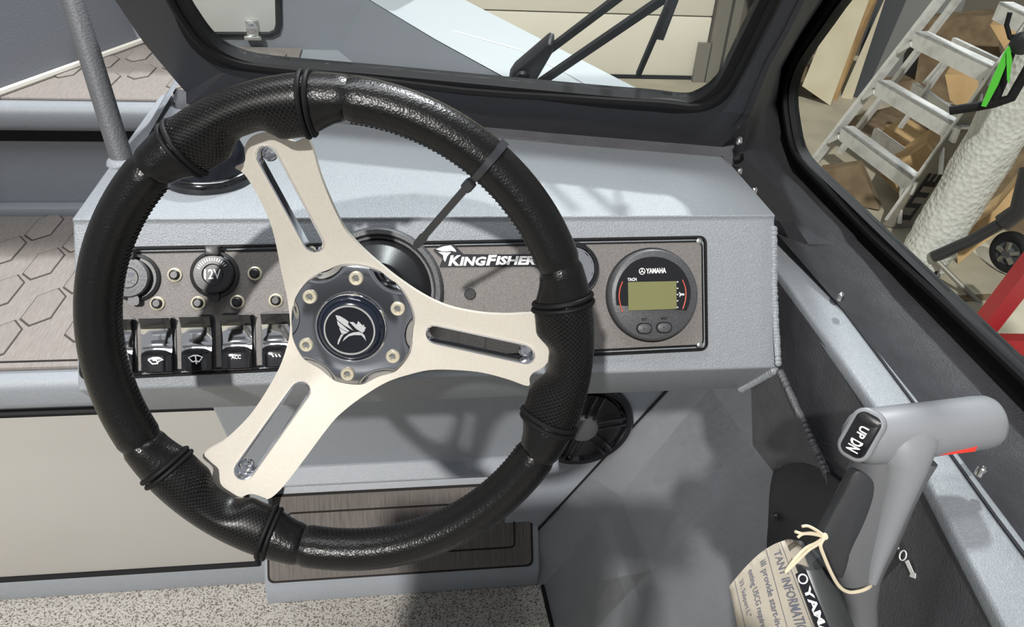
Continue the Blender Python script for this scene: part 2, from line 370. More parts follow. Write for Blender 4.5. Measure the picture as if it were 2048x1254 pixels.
for x, y in ((1478, 283), (1478, 342), (1508, 381), (1681, 592), (1963, 941)):
    if y < 300: p, n = ws(x, y), WN
    else: p, n = onZ(x, y, ZL + .02 if y > 500 else 1.243), Z
    put(MB().lathe(p - n * .004, n, [(.0001, .0085), (.0022, .0078), (.0036, .006), (.0038, 0)], 12), 'screw', STEEL, wst, 'bright steel screw head')
hk = [onZ(1470, 325, 1.252), onZ(1480, 322, 1.256), onZ(1484, 318, 1.262), onZ(1484, 309, 1.268)]
put(MB().tube(hk, .0022, 8), 'clip', RUB, wst)

# ---- storage bulkhead, door, stairs to port
YD = 1.27
wf = empty('wall_front', (-.4, YD, 0)); tag(wf, 'grey bulkhead around the beige storage door below the steps', kind='structure')
sill_t = onY(300, 1149, YD).z
put(MB().aabb((-1.5, YD, 0), (-.31, YD + .05, .07)).bevel(.004), 'sill', PAINT, wf)
put(MB().aabb((-1.5, YD + .002, .545), (-.31, YD + .05, .585)), 'header', PAINT, wf)
put(MB().aabb((-.332, YD + .002, .07), (-.295, YD + .05, .545)), 'jamb', PAINT, wf)
put(MB().prism([(.23, YD, .0), (.325, YD, .0), (.325, YD, .13), (.62, YD, .64), (.62, YD, 1.02), (.23, YD, 1.02)], Y * .02), 'speaker_bulkhead', PAINT, wf)
d1 = empty('door_1', (-.93, YD, .06)); tag(d1, 'beige storage door under the port steps', kind='structure')
put(MB().aabb((-1.5, YD - .004, .082), (-.342, YD + .02, .536)).bevel(.003), 'panel', DOORP, d1)
g = [V((-1.5, YD - .001, .074)), V((-.336, YD - .001, .074)), V((-.336, YD - .001, .544)), V((-1.5, YD - .001, .544))]
put(MB().tube(g, .0085, 8, True), 'seal', RUB, d1)

st = empty('boarding_steps', (-.9, 1.6, 0)); tag(st, 'grey steps with hexagon embossed brown foam treads at left', 'steps')
put(MB().aabb((-1.6, 1.222, .585), (-.305, 2.0, .655)).bevel(.02, 4), 'tread', PAINT, st)
put(MB().aabb((-1.6, 1.255, .656), (-.32, 1.90, .664)).bevel(.002), 'tread_pad', EVA, st)
yr = onY(60, 330, 1.9).y
put(MB().aabb((-1.6, 1.90, .6), (-.30, 1.96, .86)), 'riser', PAINT, st)
put(MB().aabb((-1.6, 1.86, .655), (-.30, 1.90, .685)).bevel(.006, 2), 'kick_rail', PAINT, st)
put(MB().aabb((-1.6, 1.86, .875), (-.28, 2.05, .935)).bevel(.018, 4), 'nosing', PAINT, st)
put(MB().aabb((-1.6, 1.885, .845), (-.28, 1.93, .88)), 'nosing_shade', RUB, st)  # black strip put in for the shade beneath the nosing
put(MB().aabb((-1.6, 2.0, .86), (.1, 2.36, .935)), 'tread', PAINT, st)
put(MB().prism([(-.96, 1.905, .936), (-.30, 1.905, .936), (-.26, 2.0, .936), (-.26, 2.35, .936), (-.71, 2.35, .936)], Z * .006).bevel(.0015), 'tread_pad', EVA, st)
pads = [o for o in st.children if o.name.startswith('tread_pad')]
def hexes(par, z, c0, a, b, ii, jj, keep, kx_, ky_):
    P = [(-.034, -.052), (-.030, .05), (.006, .084), (.034, .045), (.030, -.05), (-.006, -.082)]
    for i in ii:
        for j in jj:
            c = V(c0) + V(a) * i + V(b) * j
            pts = [V((c.x + x * kx_, c.y + y * ky_, z)) for x, y in P]
            if not all(keep(p) for p in pts): continue
            g = [V((c.x, c.y, z)) + (p - V((c.x, c.y, z))) * 1.075 for p in pts]; mb = MB()
            mb.plate(g, [pts], Z * .0006)
            o = put(mb, 'hexagon_groove', EVAG, par, smooth=0)
            mb = MB().prism([p - Z * .002 for p in pts], Z * .0045).bevel(.0016, 2); put(mb, 'hexagon', EVA, par)
hexes(pads[0], .6642, (-.713, 1.456), (-.057, .175), (-.1, .058), range(-3, 4), range(-3, 6), lambda p: 1.268 < p.y < 1.885 and -1.2 < p.x < -.335, .84, .80)
hexes(pads[1], .9422, (-.629, 2.105), (-.04, .143), (-.107, .0715), range(-4, 5), range(-4, 5), lambda p: 1.92 < p.y < 2.33 and p.x > -.96 + (p.y - 1.9) * .55 and p.x < -.28, .74, .70)
gr = MB()
for yy in (1.272, 1.892): gr.aabb((-1.58, yy - .0025, .664), (-.33, yy + .0025, .6648))
put(gr, 'pad_border', EVAD, pads[0], smooth=0)

# ---- bow seen over the steps and through the windshield
bw = empty('wall_port', (-.9, 2.2, .9)); tag(bw, 'grey port bow side rising along the upper step', kind='structure')
pl = [onZ(-500, 354, .94), onZ(0, 190, .94), onZ(290, 84, .94), onZ(420, 38, .94), onZ(600, -20, .94)]
put(MB().loft([[p for p in pl], [p + V((-.10, .06, .6)) for p in pl], [p + V((-.12, .08, .6)) for p in pl], [p + V((-.03, .03, -.02)) for p in pl]], closed=False, cap=False), 'side_panel', BOWP, bw, smooth=0)
put(MB().tube([p + Z * .008 + (V((.006, -.006, 0))) for p in pl], .009, 8), 'edge_trim', mat('pale_trim', (.6, .58, .52), .5), bw, 'pale edge trim')
bf = empty('wall_bow', (-.3, 2.36, .9)); tag(bf, 'grey bow bulkhead with a rounded pale hatch', kind='structure')
put(MB().aabb((-1.2, 2.36, .5), (.06, 2.40, 1.25)), 'panel', BOWP, bf)
def bk(x, y, h=0): return onY(x, y, 2.36 - h)
hp = [bk(300, -160), bk(300, 66), bk(440, 66), bk(540, 66), bk(553, 60), bk(557, 46), bk(556, 0), bk(556, -160)]
put(MB().prism([V(p) for p in hp], Y * -.012).bevel(.003), 'hatch', mat('hatch_skin', (.36, .36, .34), .5), bf, 'pale hatch panel')
put(MB().tube([p + Y * -.004 for p in hp], .011, 8, True), 'hatch_seal', RUB, bf)
lt = bk(505, 58, .014)
put(MB().box(lt, X, Z, Y, .034, .05, .014).box(lt + V((0, -.006, -.022)), X, Z, Y, .048, .012, .02).bevel(.004), 'latch', STEEL, bf, 'steel hatch latch')
put(MB().lathe(lt + V((0, -.012, .008)), -Y, [(.014, 0), (.012, .008), (.004, .010)], 16), 'latch_knob', CHROME, bf)
BG = empty('wall_bow_starboard', (.2, 1.9, .9)); tag(BG, 'light grey starboard bow gunwale beyond the windshield', kind='structure')
ZG = 1.08
oe = [onZ(1420, 250, ZG), onZ(1290, 185, ZG), onZ(1105, 90, ZG), onZ(930, 0, ZG), onZ(700, -120, ZG)]
ie = [onZ(1150, 250, ZG), onZ(1020, 160, ZG), onZ(870, 78, ZG), onZ(740, 0, ZG), onZ(560, -110, ZG)]
put(MB().loft([[p for p in ie], [p for p in oe], [p + Z * -.03 for p in oe], [p + Z * -.03 for p in ie]], closed=False, cap=False), 'gunwale_top', mat('pale_bow_paint', (.40, .43, .45), .5, 0, .4), BG, smooth=0)
put(MB().loft([[p + Z * -.002 for p in ie], [p + V((-.13, -.04, -.24)) for p in ie], [p + V((-.19, -.06, -.27)) for p in ie], [p + V((-.22, -.08, -.7)) for p in ie], [p + V((.06, 0, -.7)) for p in ie], [p + V((.02, 0, -.002)) for p in ie]], closed=False, cap=False), 'inner_panel', BOWP, BG, smooth=0)
put(MB().loft([[p + Z * -.002 for p in oe], [p + V((-.1, 0, -1.2)) for p in oe], [p + V((-.11, 0, -1.2)) for p in oe], [p + V((-.01, 0, -.01)) for p in oe]], closed=False, cap=False), 'hull_side', BOWP, BG, smooth=0)
put(MB().prism([(-1.2, 1.3, .35), (.36, 1.3, .35), (-.02, 2.36, .35), (-1.2, 2.36, .35)], Z * .07), 'bow_sole', BOWP, BG)
ps = [onZ(905, 62, ZG + .001), onZ(1040, 100, ZG + .001), onZ(1140, 150, ZG + .001), onZ(1200, 185, ZG + .001)]
put(MB().tube(ps, .0025, 6), 'gunwale_bead', mat('bead_paint', (.6, .62, .63), .5), BG)

# ================================================================== CONSOLE
cs = empty('helm_console', (.05, .8, 0)); tag(cs, 'grey powder coated helm console carrying the instrument panel', 'console')
FB = fp(1560, 735); FT = fp(1540, 441)
xl, xr = -.292, .380
yb, zb = FB.y, FB.z; yt, zt = FT.y, FT.z
body = MB()
LY = .660; LZ = onY(1510, 776, LY).z
prof_l = [(LY, LZ), (yb, zb), (yt, zt + .002), (.69, ZT), (1.03, ZT), (1.03, LZ + .012), (LY + .012, LZ + .012)]
secs = []
for x in (xl, xl + .02, -.05, .36, xr):
    yk = 1.03 - (x + .275) * .243 + .01
    secs.append([V((x, min(y, yk) if y > .8 else y, z)) for y, z in prof_l])
body.loft(secs); body.bevel(.006, 3, 20)
put(body, 'body', PAINT, cs, smooth=30)
# gusset and weld beads at the right end
gp_ = [onX(1507, 790, .392), onX(1560, 738, .392), onX(1652, 920, .402), onX(1555, 948, .402), onX(1520, 888, .40)]
put(MB().prism([V((.386, LY - .004, LZ + .004)), V((.381, yb, zb - .004)), V((.403, .50, 1.06)), V((.412, .56, .98)), V((.402, .645, .975))], X * .006), 'gusset', CHAR, cs, smooth=0)  # grey gusset coloured charcoal for the shadow lying on it
def weld(path, r, n=10):
    mb = MB(); L = crom(path, 24)
    acc = 0; last = L[0]
    for p in L:
        acc += (p - last).length; last = p
        if acc < r * .7: continue
        acc = 0; mb.lathe(p, V((random.uniform(-.3, .3), -1, .6)), [(.0001, r * .55), (r * .6, r * .42), (r, 0), (r * .5, -r * .4)], n)
    return mb
put(weld([V((xr - .001, yt - .004, zt - .004)), V((xr - .001, (yb + yt) / 2, (zb + zt) / 2)), V((xr - .001, yb - .003, zb + .006))], .0036), 'weld_bead', PAINT, cs, smooth=60)
put(weld([V((xr, yb, zb - .002)), V((xr, (yb + LY) / 2, (zb + LZ) / 2)), V((xr - .003, LY, LZ))], .005), 'weld_bead', PAINT, cs, smooth=60)
put(weld([V((xr + .003, yb - .002, zb - .002)), V((.393, .55, 1.088)), V((.403, .50, 1.06))], .004), 'weld_bead', CHAR, cs, smooth=60)  # bead darkened with the gusset to carry the same shadow
# instrument panel
tl, tr, br_, bl = fp(165, 499), fp(1408, 475), fp(1411, 698), fp(165, 757)
pcx = [(tl + bl) / 2, (tr + br_) / 2]
def pquad(ins, h):
    c = (tl + tr + br_ + bl) / 4; out = []
    for p, sx, sy in ((tr, -1, -1), (tl, 1, -1), (bl, 1, 1), (br_, -1, 1)):
        q = p + X * ins * sx + FU * ins * sy; cc = q + (X * sx + FU * sy) * .006
        a0 = {(-1, -1): 0, (1, -1): 90, (1, 1): 180, (-1, 1): 270}[(sx, sy)]
        for k in range(6):
            a = radians(a0 + 18 * k); out.append(cc + X * .006 * cos(a) + FU * .006 * sin(a) + FN * h)
    return out
helm_c = fp(757, 583)
ip = put(MB().prism(pquad(.0035, .001), FN * .004), 'instrument_panel', PANEL, cs, 'brown grey instrument panel', smooth=0)
put(MB().tube(pquad(0, .0035), .0016, 6, True), 'panel_seal', RUB, ip)
put(MB().tube(pquad(.0042, .005), .0009, 6, True), 'panel_seal', RUB, ip)
for x, y in ((1398, 482), (1399, 690)):
    put(MB().lathe(fp(x, y, .005), FN, [(.0034, 0), (.003, .0014), (.0012, .0018), (.0008, .0008)], 14), 'screw', STEEL, ip, 'bright steel panel screw')

# ---- footwell: kick panel and foot rest
KN = V((0, .5, .22)).normalized(); KP = V((0, 1.0, .72))
def kn(x, y): return on(x, y, KP, KN)
k0 = V((0, .22, -.5)).normalized(); ka = KP - k0 * .12; kb = kn(700, 928); kc = on(700, 968, (0, kb.y - .03, 0), Y); kb.x = kc.x = 0
kp = MB(); pr = [ka, kb, kc, kc + V((0, .03, -.03)), V((0, 1.37, .32)), V((0, 1.37, .9)), V((0, 1.02, .9))]
kp.loft([[V((x, p.y, p.z)) for p in pr] for x in (-.285, .285)]); kp.bevel(.006, 3, 12)
kk = put(kp, 'kick_panel', PAINT, cs)
put(MB().lathe(kn(806, 936), -k0.cross(X), [(.005, 0), (.004, .002), (.002, .002)], 12), 'kick_screw', STEEL, cs)
ftb = [on(540, 990, (0, 1.33, 0), Y), on(1066, 918, (0, 1.33, 0), Y)]
FQ = [onY(530, 1177, 1.21), onY(1085, 1130, 1.21)]
fr0, fr1 = V((0, 1.21, FQ[0].z)), V((0, 1.33, .232))
fdir = (fr1 - fr0).normalized(); fnor = V((0, -fdir.z, fdir.y))
fs = empty('foot_rest', (0, 1.2, 0)); tag(fs, 'sloped grey foot rest with a brown ribbed foam pad', 'foot rest')
FR = lambda x, t: V((x, 0, 0)) + fr0 * (1 - t) + fr1 * t
fx0, fx1 = -.318, .312
fb = MB(); prf = [V((0, 1.21, 0)), fr0, fr1 + fdir * .02, V((0, 1.36, 0))]
fb.loft([[V((x, p.y, p.z)) for p in prf] for x in (fx0, fx1)]); fb.bevel(.005, 3)
put(fb, 'base', PAINT, fs)
flen = (fr1 - fr0).length
def fpt(a, b, h): return V((a, 0, 0)) + fr0 + fdir * b + fnor * h
def frr(x0, x1, b0, b1, r, h): return [fpt((x0 + x1) / 2 + p, (b0 + b1) / 2 + q, h) for p, q in rrect(x1 - x0, b1 - b0, r)]
put(MB().prism(frr(fx0 + .008, fx1 - .016, .012, flen - .002, .014, .001), fnor * .004), 'pad_edge', EVAD, fs, smooth=0)
pd = put(MB().prism(frr(fx0 + .013, fx1 - .021, .017, flen - .007, .012, .003), fnor * .005).bevel(.0015, 2), 'pad', EVAS, fs)
put(MB().tube(frr(fx0 + .055, fx1 - .06, .06, flen - .045, .01, .0082), .0022, 6, True), 'pad_groove', EVAD, fs)

# ---- speaker in the footwell
sp_c = onY(1165, 850, YD - .006); spk = empty('speaker', sp_c); tag(spk, 'round black speaker with spoked grille below the console', 'speaker')
put(MB().lathe(sp_c + Y * .004, -Y, [(.112, 0), (.112, .008), (.107, .014), (.097, .013), (.090, .004), (.02, -.002), (.0001, -.002)], 56, X), 'frame', GLOSSB, spk)
put(MB().lathe(sp_c - Y * .004, -Y, [(.085, 0), (.06, -.001), (.034, .003)], 48, X, cap=False), 'cone', PLAST, spk)
put(MB().lathe(sp_c, -Y, [(.034, 0), (.034, .012), (.030, .018), (.012, .020), (.0001, .020)], 36, X), 'cap', GAUGE, spk, 'dark grey centre cap')
for k in range(6):
    a = radians(12 + 60 * k); d = X * cos(a) + Z * sin(a); e = Y.cross(d)
    for s in (-.009, .009):
        put(MB().box(sp_c + d * .061 + e * s - Y * .014, d, e, Y, .062, .006, .006).bevel(.0015), 'grille_bar', GLOSSB, spk)

# ================================================================== things on the console
def rod_ring(c, r, h, m, par, name): pass
# gauges
def gauge_body(root, c, R, depth=.012):
    put(MB().lathe(c, FN, [(R, 0), (R, depth * .7), (R * .985, depth * .95), (R * .95, depth), (R * .80, depth * .85)], 64, X), 'bezel', GAUGE, root)
gc = fp(1303, 590, .005); tg = empty('tachometer', gc)
tag(tg, 'round digital tachometer with olive display, white TACH lettering and two buttons', 'gauge')
GR = .0455
put(MB().lathe(gc, FN, [(GR, 0), (GR, .006), (GR * .97, .0095), (GR * .935, .0105), (.0001, .0105)], 72, X), 'bezel', GAUGE, tg)
put(MB().lathe(gc, FN, [(GR + .0014, 0), (GR + .0014, .002), (GR, .0025)], 72, X), 'rim_seal', RUB, tg)
s_ = 5.227
def tp(x, y, h=.0165): return on(1200 + x / s_, 480 + y / s_, FO + FN * h, FN)
face = [tp(x, y) for x, y in [(200, 765), (172, 680), (163, 580), (175, 480), (205, 395), (255, 315), (330, 240), (430, 192), (550, 175), (665, 190), (775, 240), (855, 310), (910, 400), (940, 490), (945, 580), (930, 670), (905, 735), (890, 752)]]
face = crom(face[1:-1], 3)
put(MB().prism(face, FN * .0006), 'display_face', GLOSSB, tg, smooth=0)
put(MB().prism([tp(x, y, .0172) for x, y in ((292, 440), (797, 430), (800, 720), (297, 738))], FN * .0004), 'lcd_screen', LCD, tg, 'blank olive green display')
def quadmap(tl_, tr_, bl_, f): return lambda s, t: f(bl_[0] + (tr_[0] - tl_[0]) * s + (tl_[0] - bl_[0]) * t, bl_[1] + (tr_[1] - tl_[1]) * s + (tl_[1] - bl_[1]) * t)
tq = lambda x, y: tp(x, y, .0173)
text('YAMAHA', quadmap((480, 297), (690, 290), (482, 352), tq), 'lettering', WHITE, tg, .035, 0, FN * .0002)
text('TACH', quadmap((288, 397), (380, 394), (290, 430), tq), 'lettering', WHITE, tg, .03, 0, FN * .0002)
put(MB().plate([tq(440 + 33 * cos(a), 327 + 35 * sin(a)) for a in [2 * pi * k / 28 for k in range(28)]], [[tq(440 + 26 * cos(a), 327 + 28 * sin(a)) for a in [2 * pi * k / 28 for k in range(28)]]], FN * .0002), 'tuning_fork_emblem', WHITE, tg, smooth=0)
mb = MB()
for k in range(3):
    a = radians(-90 + 120 * k); c, d = V((440, 327)), V((cos(a), sin(a))); e = V((-d.y, d.x)) * 4
    mb.prism([tq(*(c + e)), tq(*(c + d * 27 + e)), tq(*(c + d * 27 - e)), tq(*(c - e))], FN * .0002)
put(mb, 'tuning_fork_emblem', WHITE, tg, smooth=0)
for pts in ([(237, 435), (212, 500), (200, 590), (212, 670), (237, 750)], [(862, 415), (890, 490), (898, 570), (888, 650), (865, 722)]):
    put(MB().tube([tp(x, y, .0172) for x, y in crom([(*p, 0) for p in pts], 5) for _ in (0,)] if False else [tp(p.x, p.y, .0172) for p in crom([V((*p, 0)) for p in pts], 5)], .00055, 6), 'arc_mark', REDL, tg, 'orange red curved mark')
mb = MB()
for y in (438, 505, 570, 635, 703): mb.prism([tq(810 + 10 * cos(a), y + 8 * sin(a)) for a in [2 * pi * k / 8 for k in range(8)]], FN * .0002)
put(mb, 'scale_dot', SILV, tg, smooth=0)
put(MB().prism([tq(*p) for p in ((830, 545), (845, 560), (880, 560), (880, 578), (845, 578), (835, 595), (828, 590), (835, 570), (825, 550))], FN * .0002), 'trim_mark', WHITE, tg, smooth=0)
for cx, cy, tx in ((462, 925, 'SET'), (668, 915, 'MODE')):
    put(MB().prism([tp(cx + 1.1 * x, cy + y, .0158) for x, y in rrect(150, 116, 52, 6)], FN * .0006), 'button_groove', RUB, tg, smooth=0)
    b = put(MB().prism([tp(cx + 1.1 * x, cy + y, .0155) for x, y in rrect(128, 96, 46, 6)], FN * .002).bevel(.0006, 2), 'button', GAUGE, tg)
    put(MB().prism([tp(cx + x, cy + y, .0176) for x, y in ((-7, -6), (7, -6), (0, 8))], FN * .0001), 'arrow_mark', RUB, b, smooth=0)
    text(tx, quadmap((cx - 30, cy - 108), (cx + 30, cy - 110), (cx - 29, cy - 82), lambda x, y: tp(x, y, .0157)), 'lettering', RUB, tg, .02, 0, FN * .0002)
c2 = fp(1143, 538, .005); g2 = empty('gauge', c2); tag(g2, 'round black gauge mostly hidden behind the right of the wheel rim', 'gauge')
put(MB().lathe(c2, FN, [(.0265, 0), (.0265, .006), (.025, .010), (.022, .0105), (.0205, .006), (.0001, .006)], 48, X), 'bezel', GLOSSB, g2)
put(MB().lathe(c2, FN, [(.0212, .0060), (.0208, .0085), (.0198, .0085), (.0194, .0062)], 48, X), 'chrome_ring', CHROME, g2)
# plug and blank plate
tag(put(MB().lathe(fp(940, 588, .005), FN, [(.0056, 0), (.0056, .0012), (.005, .0018), (.0001, .0018)], 28, X), 'panel_plug', PLAST), 'small round black plug right of the wheel hub', 'plug')
c3 = fp(943, 655, .005)
tag(put(MB().prism([floc(c3, x, y) for x, y in rrect(.025, .040, .003)], FN * .0018), 'blank_plate', PANEL, smooth=0), 'flat brown grey blank plate seen through the right spoke', 'plate')
# sticker
k_ = 2.9157
def kp_(x, y, h=.0052): return on(500 + x / k_, 400 + y / k_, FO + FN * h, FN)
lg = empty('brand_sticker', kp_(1380, 390)); tag(lg, 'dark sticker with white bird head and KingFisher lettering', 'sticker')
put(MB().prism([kp_(*p) for p in ((1068, 292), (1112, 262), (1165, 256), (1192, 262), (1245, 316), (1670, 318), (1715, 325), (1710, 388), (1103, 392), (1122, 345), (1085, 312))], FN * .0006), 'backing', NAVY, lg, smooth=0)
kq = lambda x, y: kp_(x, y, .0059)
for ch, x0, x1, yt_, yb_, sl_ in (('K', 1156, 1222, 323, 384, 8), ('ING', 1222, 1372, 331, 384, 7), ('F', 1376, 1432, 321, 382, 8), ('ISHER', 1432, 1664, 327, 379, 7)):
    text(ch, quadmap((x0 + sl_, yt_), (x1 + sl_, yt_ - 1), (x0, yb_), kq), 'lettering', WHITE, lg, .045, .1, FN * .0003)
for pts in (((1083, 286), (1130, 270), (1172, 264), (1196, 288), (1202, 303), (1175, 296), (1150, 300), (1118, 300)), ((1098, 303), (1150, 305), (1172, 304), (1150, 328), (1138, 362), (1128, 345), (1126, 322)), ):
    put(MB().prism([kq(*p) for p in pts], FN * .0003), 'bird_mark', WHITE, lg, smooth=0)
# breakers
c = fp(350, 550, .005); br = empty('breaker_button', c)
put(MB().lathe(c, FN, [(.0066, 0), (.0064, .0016), (.0050, .0022), (.0044, .001)], 28, X), 'collar', IVORY, br)
put(MB().lathe(c, FN, [(.0044, 0), (.0042, .004), (.003, .005), (.0001, .005)], 24, X), 'plunger', PLAST, br)
blab = ['round breaker button between the two covered sockets', 'round breaker button in shadow right of the 12V socket', 'breaker button above the leftmost whole rocker switch', 'breaker button above the second whole rocker switch', 'breaker button in shadow above the ACC rocker switch', 'breaker button touching the left edge of the wheel spoke']
for i, (x, y) in enumerate(((350, 550), (510, 547), (315, 607), (397, 606), (475, 604), (552, 601))):
    o = br if i == 0 else copy_tree(br, fp(x, y, .005))
    tag(o, 'ivory ringed ' + blab[i], 'button', 'breaker buttons on the instrument panel')
# sockets
def socket(px, py, lbl, usb):
    c = fp(px, py, .005); r = empty('usb_socket' if usb else 'power_socket', c); tag(r, lbl, 'socket')
    put(MB().lathe(c + X * (.004 if usb else 0), FN, [(.022, 0), (.0215, .003), (.019, .004), (.0185, .0015), (.0001, .0015)], 44, X), 'flange', PLAST, r)
    m = GAUGE if usb else PLAST
    lid = put(MB().lathe(c, FN, [(.0180, .002), (.0180, .008), (.0168, .0095), (.0095, .0098), (.0092, .0092), (.0001, .0092)], 44, X), 'lid', m, r)
    put(MB().prism([floc(c, x + (.004 if usb else .0), y - .0205, .002) for x, y in rrect(.0095, .009, .003)], FN * .006), 'lid_tab', m, r)
    put(MB().prism([floc(c, x, y + .0215, .001) for x, y in rrect(.013, .010, .002)], FN * .010).bevel(.0015, 2), 'hinge', PLAST, r)
    put(MB().tube(circle(floc(c, 0, 0, .0096), X, FU, .0092, 36), .0005, 5, True), 'lid_ring', RUB, lid)
    w = .0072
    if usb:
        text('USB', lambda s, t: floc(c, -.0055 + .011 * s, .0005 + .0042 * t, .0094), 'lettering', INK, lid, .01, 0, FN * .0002)
        text('A+C', lambda s, t: floc(c, -.0055 + .011 * s, -.0058 + .0042 * t, .0094), 'lettering', INK, lid, .01, 0, FN * .0002)
    else:
        text('12V', lambda s, t: floc(c, -w + 2 * w * s, -.0045 + .009 * t, .0094), 'lettering', SILV, lid, .01, 0, FN * .0002)
    word = 'CHARGER' if usb else 'CAP COVER'
    if usb:
        for i, ch in enumerate(word):
            a = radians(120 - 120 * i / (len(word) - 1) - (30 if usb else 0)); d = X * cos(a) + FU * sin(a); e = X * sin(a) - FU * cos(a)
            text(ch, lambda s, t: c + d * (.0118 + .003 * t) + e * ((s - .5) * .0026) + FN * .0096, 'lettering', INK, lid, .01, 0, FN * .0002)
    else:
        for i in range(14):
            a = radians(155 - 120 * i / 13); d = X * cos(a) + FU * sin(a); e = X * sin(a) - FU * cos(a)
            put(MB().box(c + d * .0135 + FN * .0096, d, e, FN, .0028, .0006, .0006), 'tick', SILV, lid, smooth=0)
socket(262, 556, 'grey lidded USB charger socket peeking out beside the left rim', True)
socket(430, 549, 'black capped round 12V socket on the instrument panel', False)
# rocker switches
def rocker(px, py):
    c = fp(px, py, .005); r = empty('rocker_switch', c)
    W_, H_ = .0305, .0525
    put(MB().plate([floc(c, x, y) for x, y in rrect(W_, H_, .005)], [[floc(c, x, y) for x, y in rrect(W_ - .004, H_ - .004, .004)]], FN * .0015), 'frame', PLAST, r, smooth=0)
    h = lambda y: .0055 + .010 * ((y + .003) / .026) ** 2 if y > -.003 else .0055 + .0065 * sm(-.003, -.016, y) if False else (.0055 + .010 * max(0, (y - .002) / .024) ** 1.4 + .0055 * sm(.002, -.012, y))
    def strip(y0, y1, m, nm, cv0=0, cv1=0, dz=0, n=7):
        rows = []
        for i in range(n):
            t = i / (n - 1); row = []
            for k in range(9):
                x = (-1 + 2 * k / 8); xx = x * (W_ - .0045) / 2
                ya = y0 + cv0 * (1 - x * x); yb_2 = y1 + cv1 * (1 - x * x); y = ya + (yb_2 - ya) * t
                row.append(floc(c, xx, y, h(y) + dz - .0018 * x ** 4))
            rows.append(row)
        mb = MB().loft(rows, closed=False, cap=False)
        top = [v for v in mb.bm.verts]
        g_ = bmesh.ops.extrude_face_region(mb.bm, geom=list(mb.bm.faces))
        for v in [q for q in g_['geom'] if isinstance(q, bmesh.types.BMVert)]:
            v.co -= FN * ((v.co - c).dot(FN) - .001)
        return put(mb, nm, m, r, smooth=50)
    E_ = H_ / 2 - .002
    strip(E_ - .0095, E_, GLOSSB, 'upper_cap', -.0, .0)
    strip(-.0075, E_ - .0097, CHROME, 'mirror_band', .0035, .0)
    lo_ = strip(-E_, -.0077, GLOSSB, 'lower_key', 0, .0035, .0004)
    return r, c, lo_, h
def icon(c, pts, h, par):
    put(MB().prism([floc(c, x, y, h(y) + .0012) for x, y in pts], FN * .0003), 'icon', WHITE, par, smooth=0)
def icon_line(c, pts, h, par, r=.0007, closed=False):
    put(MB().tube([floc(c, x, y, h(y) + .0013) for x, y in pts], r, 5, closed), 'icon', WHITE, par)
RL = ['rocker switch mostly hidden behind the left rim', 'chrome banded rocker switch with a curved wiper icon, left', 'chrome banded rocker switch with an upright wiper icon', 'chrome banded rocker switch lettered ACC in shadow', 'chrome banded rocker switch half behind the wheel spoke']
for i, (x, y) in enumerate(((239, 692), (318, 689), (397, 686), (477, 682), (556, 679))):
    r, c, lo_, h = rocker(x, y); tag(r, RL[i], 'switch', 'rocker switches on the instrument panel')
    if i == 1:
        icon_line(c, [(-.006, -.0130), (-.002, -.0112), (.003, -.0113), (.0065, -.0135), (.003, -.0145), (.002, -.0165), (-.0025, -.0168), (-.006, -.0130)], h, lo_)
        icon_line(c, [(-.002, -.0138), (.001, -.0137), (.002, -.0165)], h, lo_)
    elif i == 2:
        icon_line(c, [(-.006, -.0125), (-.002, -.0108), (.002, -.0108), (.006, -.0125), (.003, -.0165), (0, -.0158), (-.0028, -.0165)], h, lo_, .0007, True)
        icon_line(c, [(0, -.0112), (.0008, -.0185)], h, lo_)
    elif i == 3: text('ACC', lambda s, t: floc(c, -.0042 + .0084 * s, -.0158 + .0036 * t, h(-.014) + .0014), 'icon', WHITE, lo_, .03, 0, FN * .0002)
    elif i == 4:
        for xx in (-.004, -.001, .002): icon_line(c, [(xx, -.013), (xx + .0016, -.0155)], h, lo_)
# compass
cc = onZ(420, 352, ZT); cp = empty('compass', cc); tag(cp, 'round gloss black compass base on the console behind the wheel', 'compass')
put(MB().lathe(cc, Z, [(.046, 0), (.046, .006), (.0445, .010), (.041, .012)], 56, X), 'base_ring', GLOSSB, cp)
put(MB().lathe(cc, Z, [(.040, .008), (.039, .022), (.034, .034), (.022, .043), (.0001, .046)], 48, X), 'dome', NAVY, cp)
# grab rail
rb = onZ(246, 326, ZT); q1 = dep(146, 0, .80); q0 = dep(60, -260, .78)
gr_ = empty('grab_rail', rb); tag(gr_, 'grey tubular grab rail rising from the console left corner', 'rail')
put(MB().tube([rb - Z * .002, rb + (q1 - rb) * .5, q1, q0], .0112, 18), 'tube', mat('rail_paint', (.095, .098, .105), .5, 0, .4, [('n', 420, .5, .0016)]), gr_)
put(MB().lathe(rb, Z, [(.016, 0), (.0145, .004), (.0115, .006)], 24), 'weld_collar', PAINT, gr_)
# left console fin under the windshield frame
fin = MB().prism([V((-.290, .80, ZT)), V((-.286, 1.03, ZT)), V((-.270, 1.03, ZT + .02)), V((-.274, .80, ZT + .004))], X * .006)
put(fin, 'edge_fin', PAINT, cs, smooth=0)

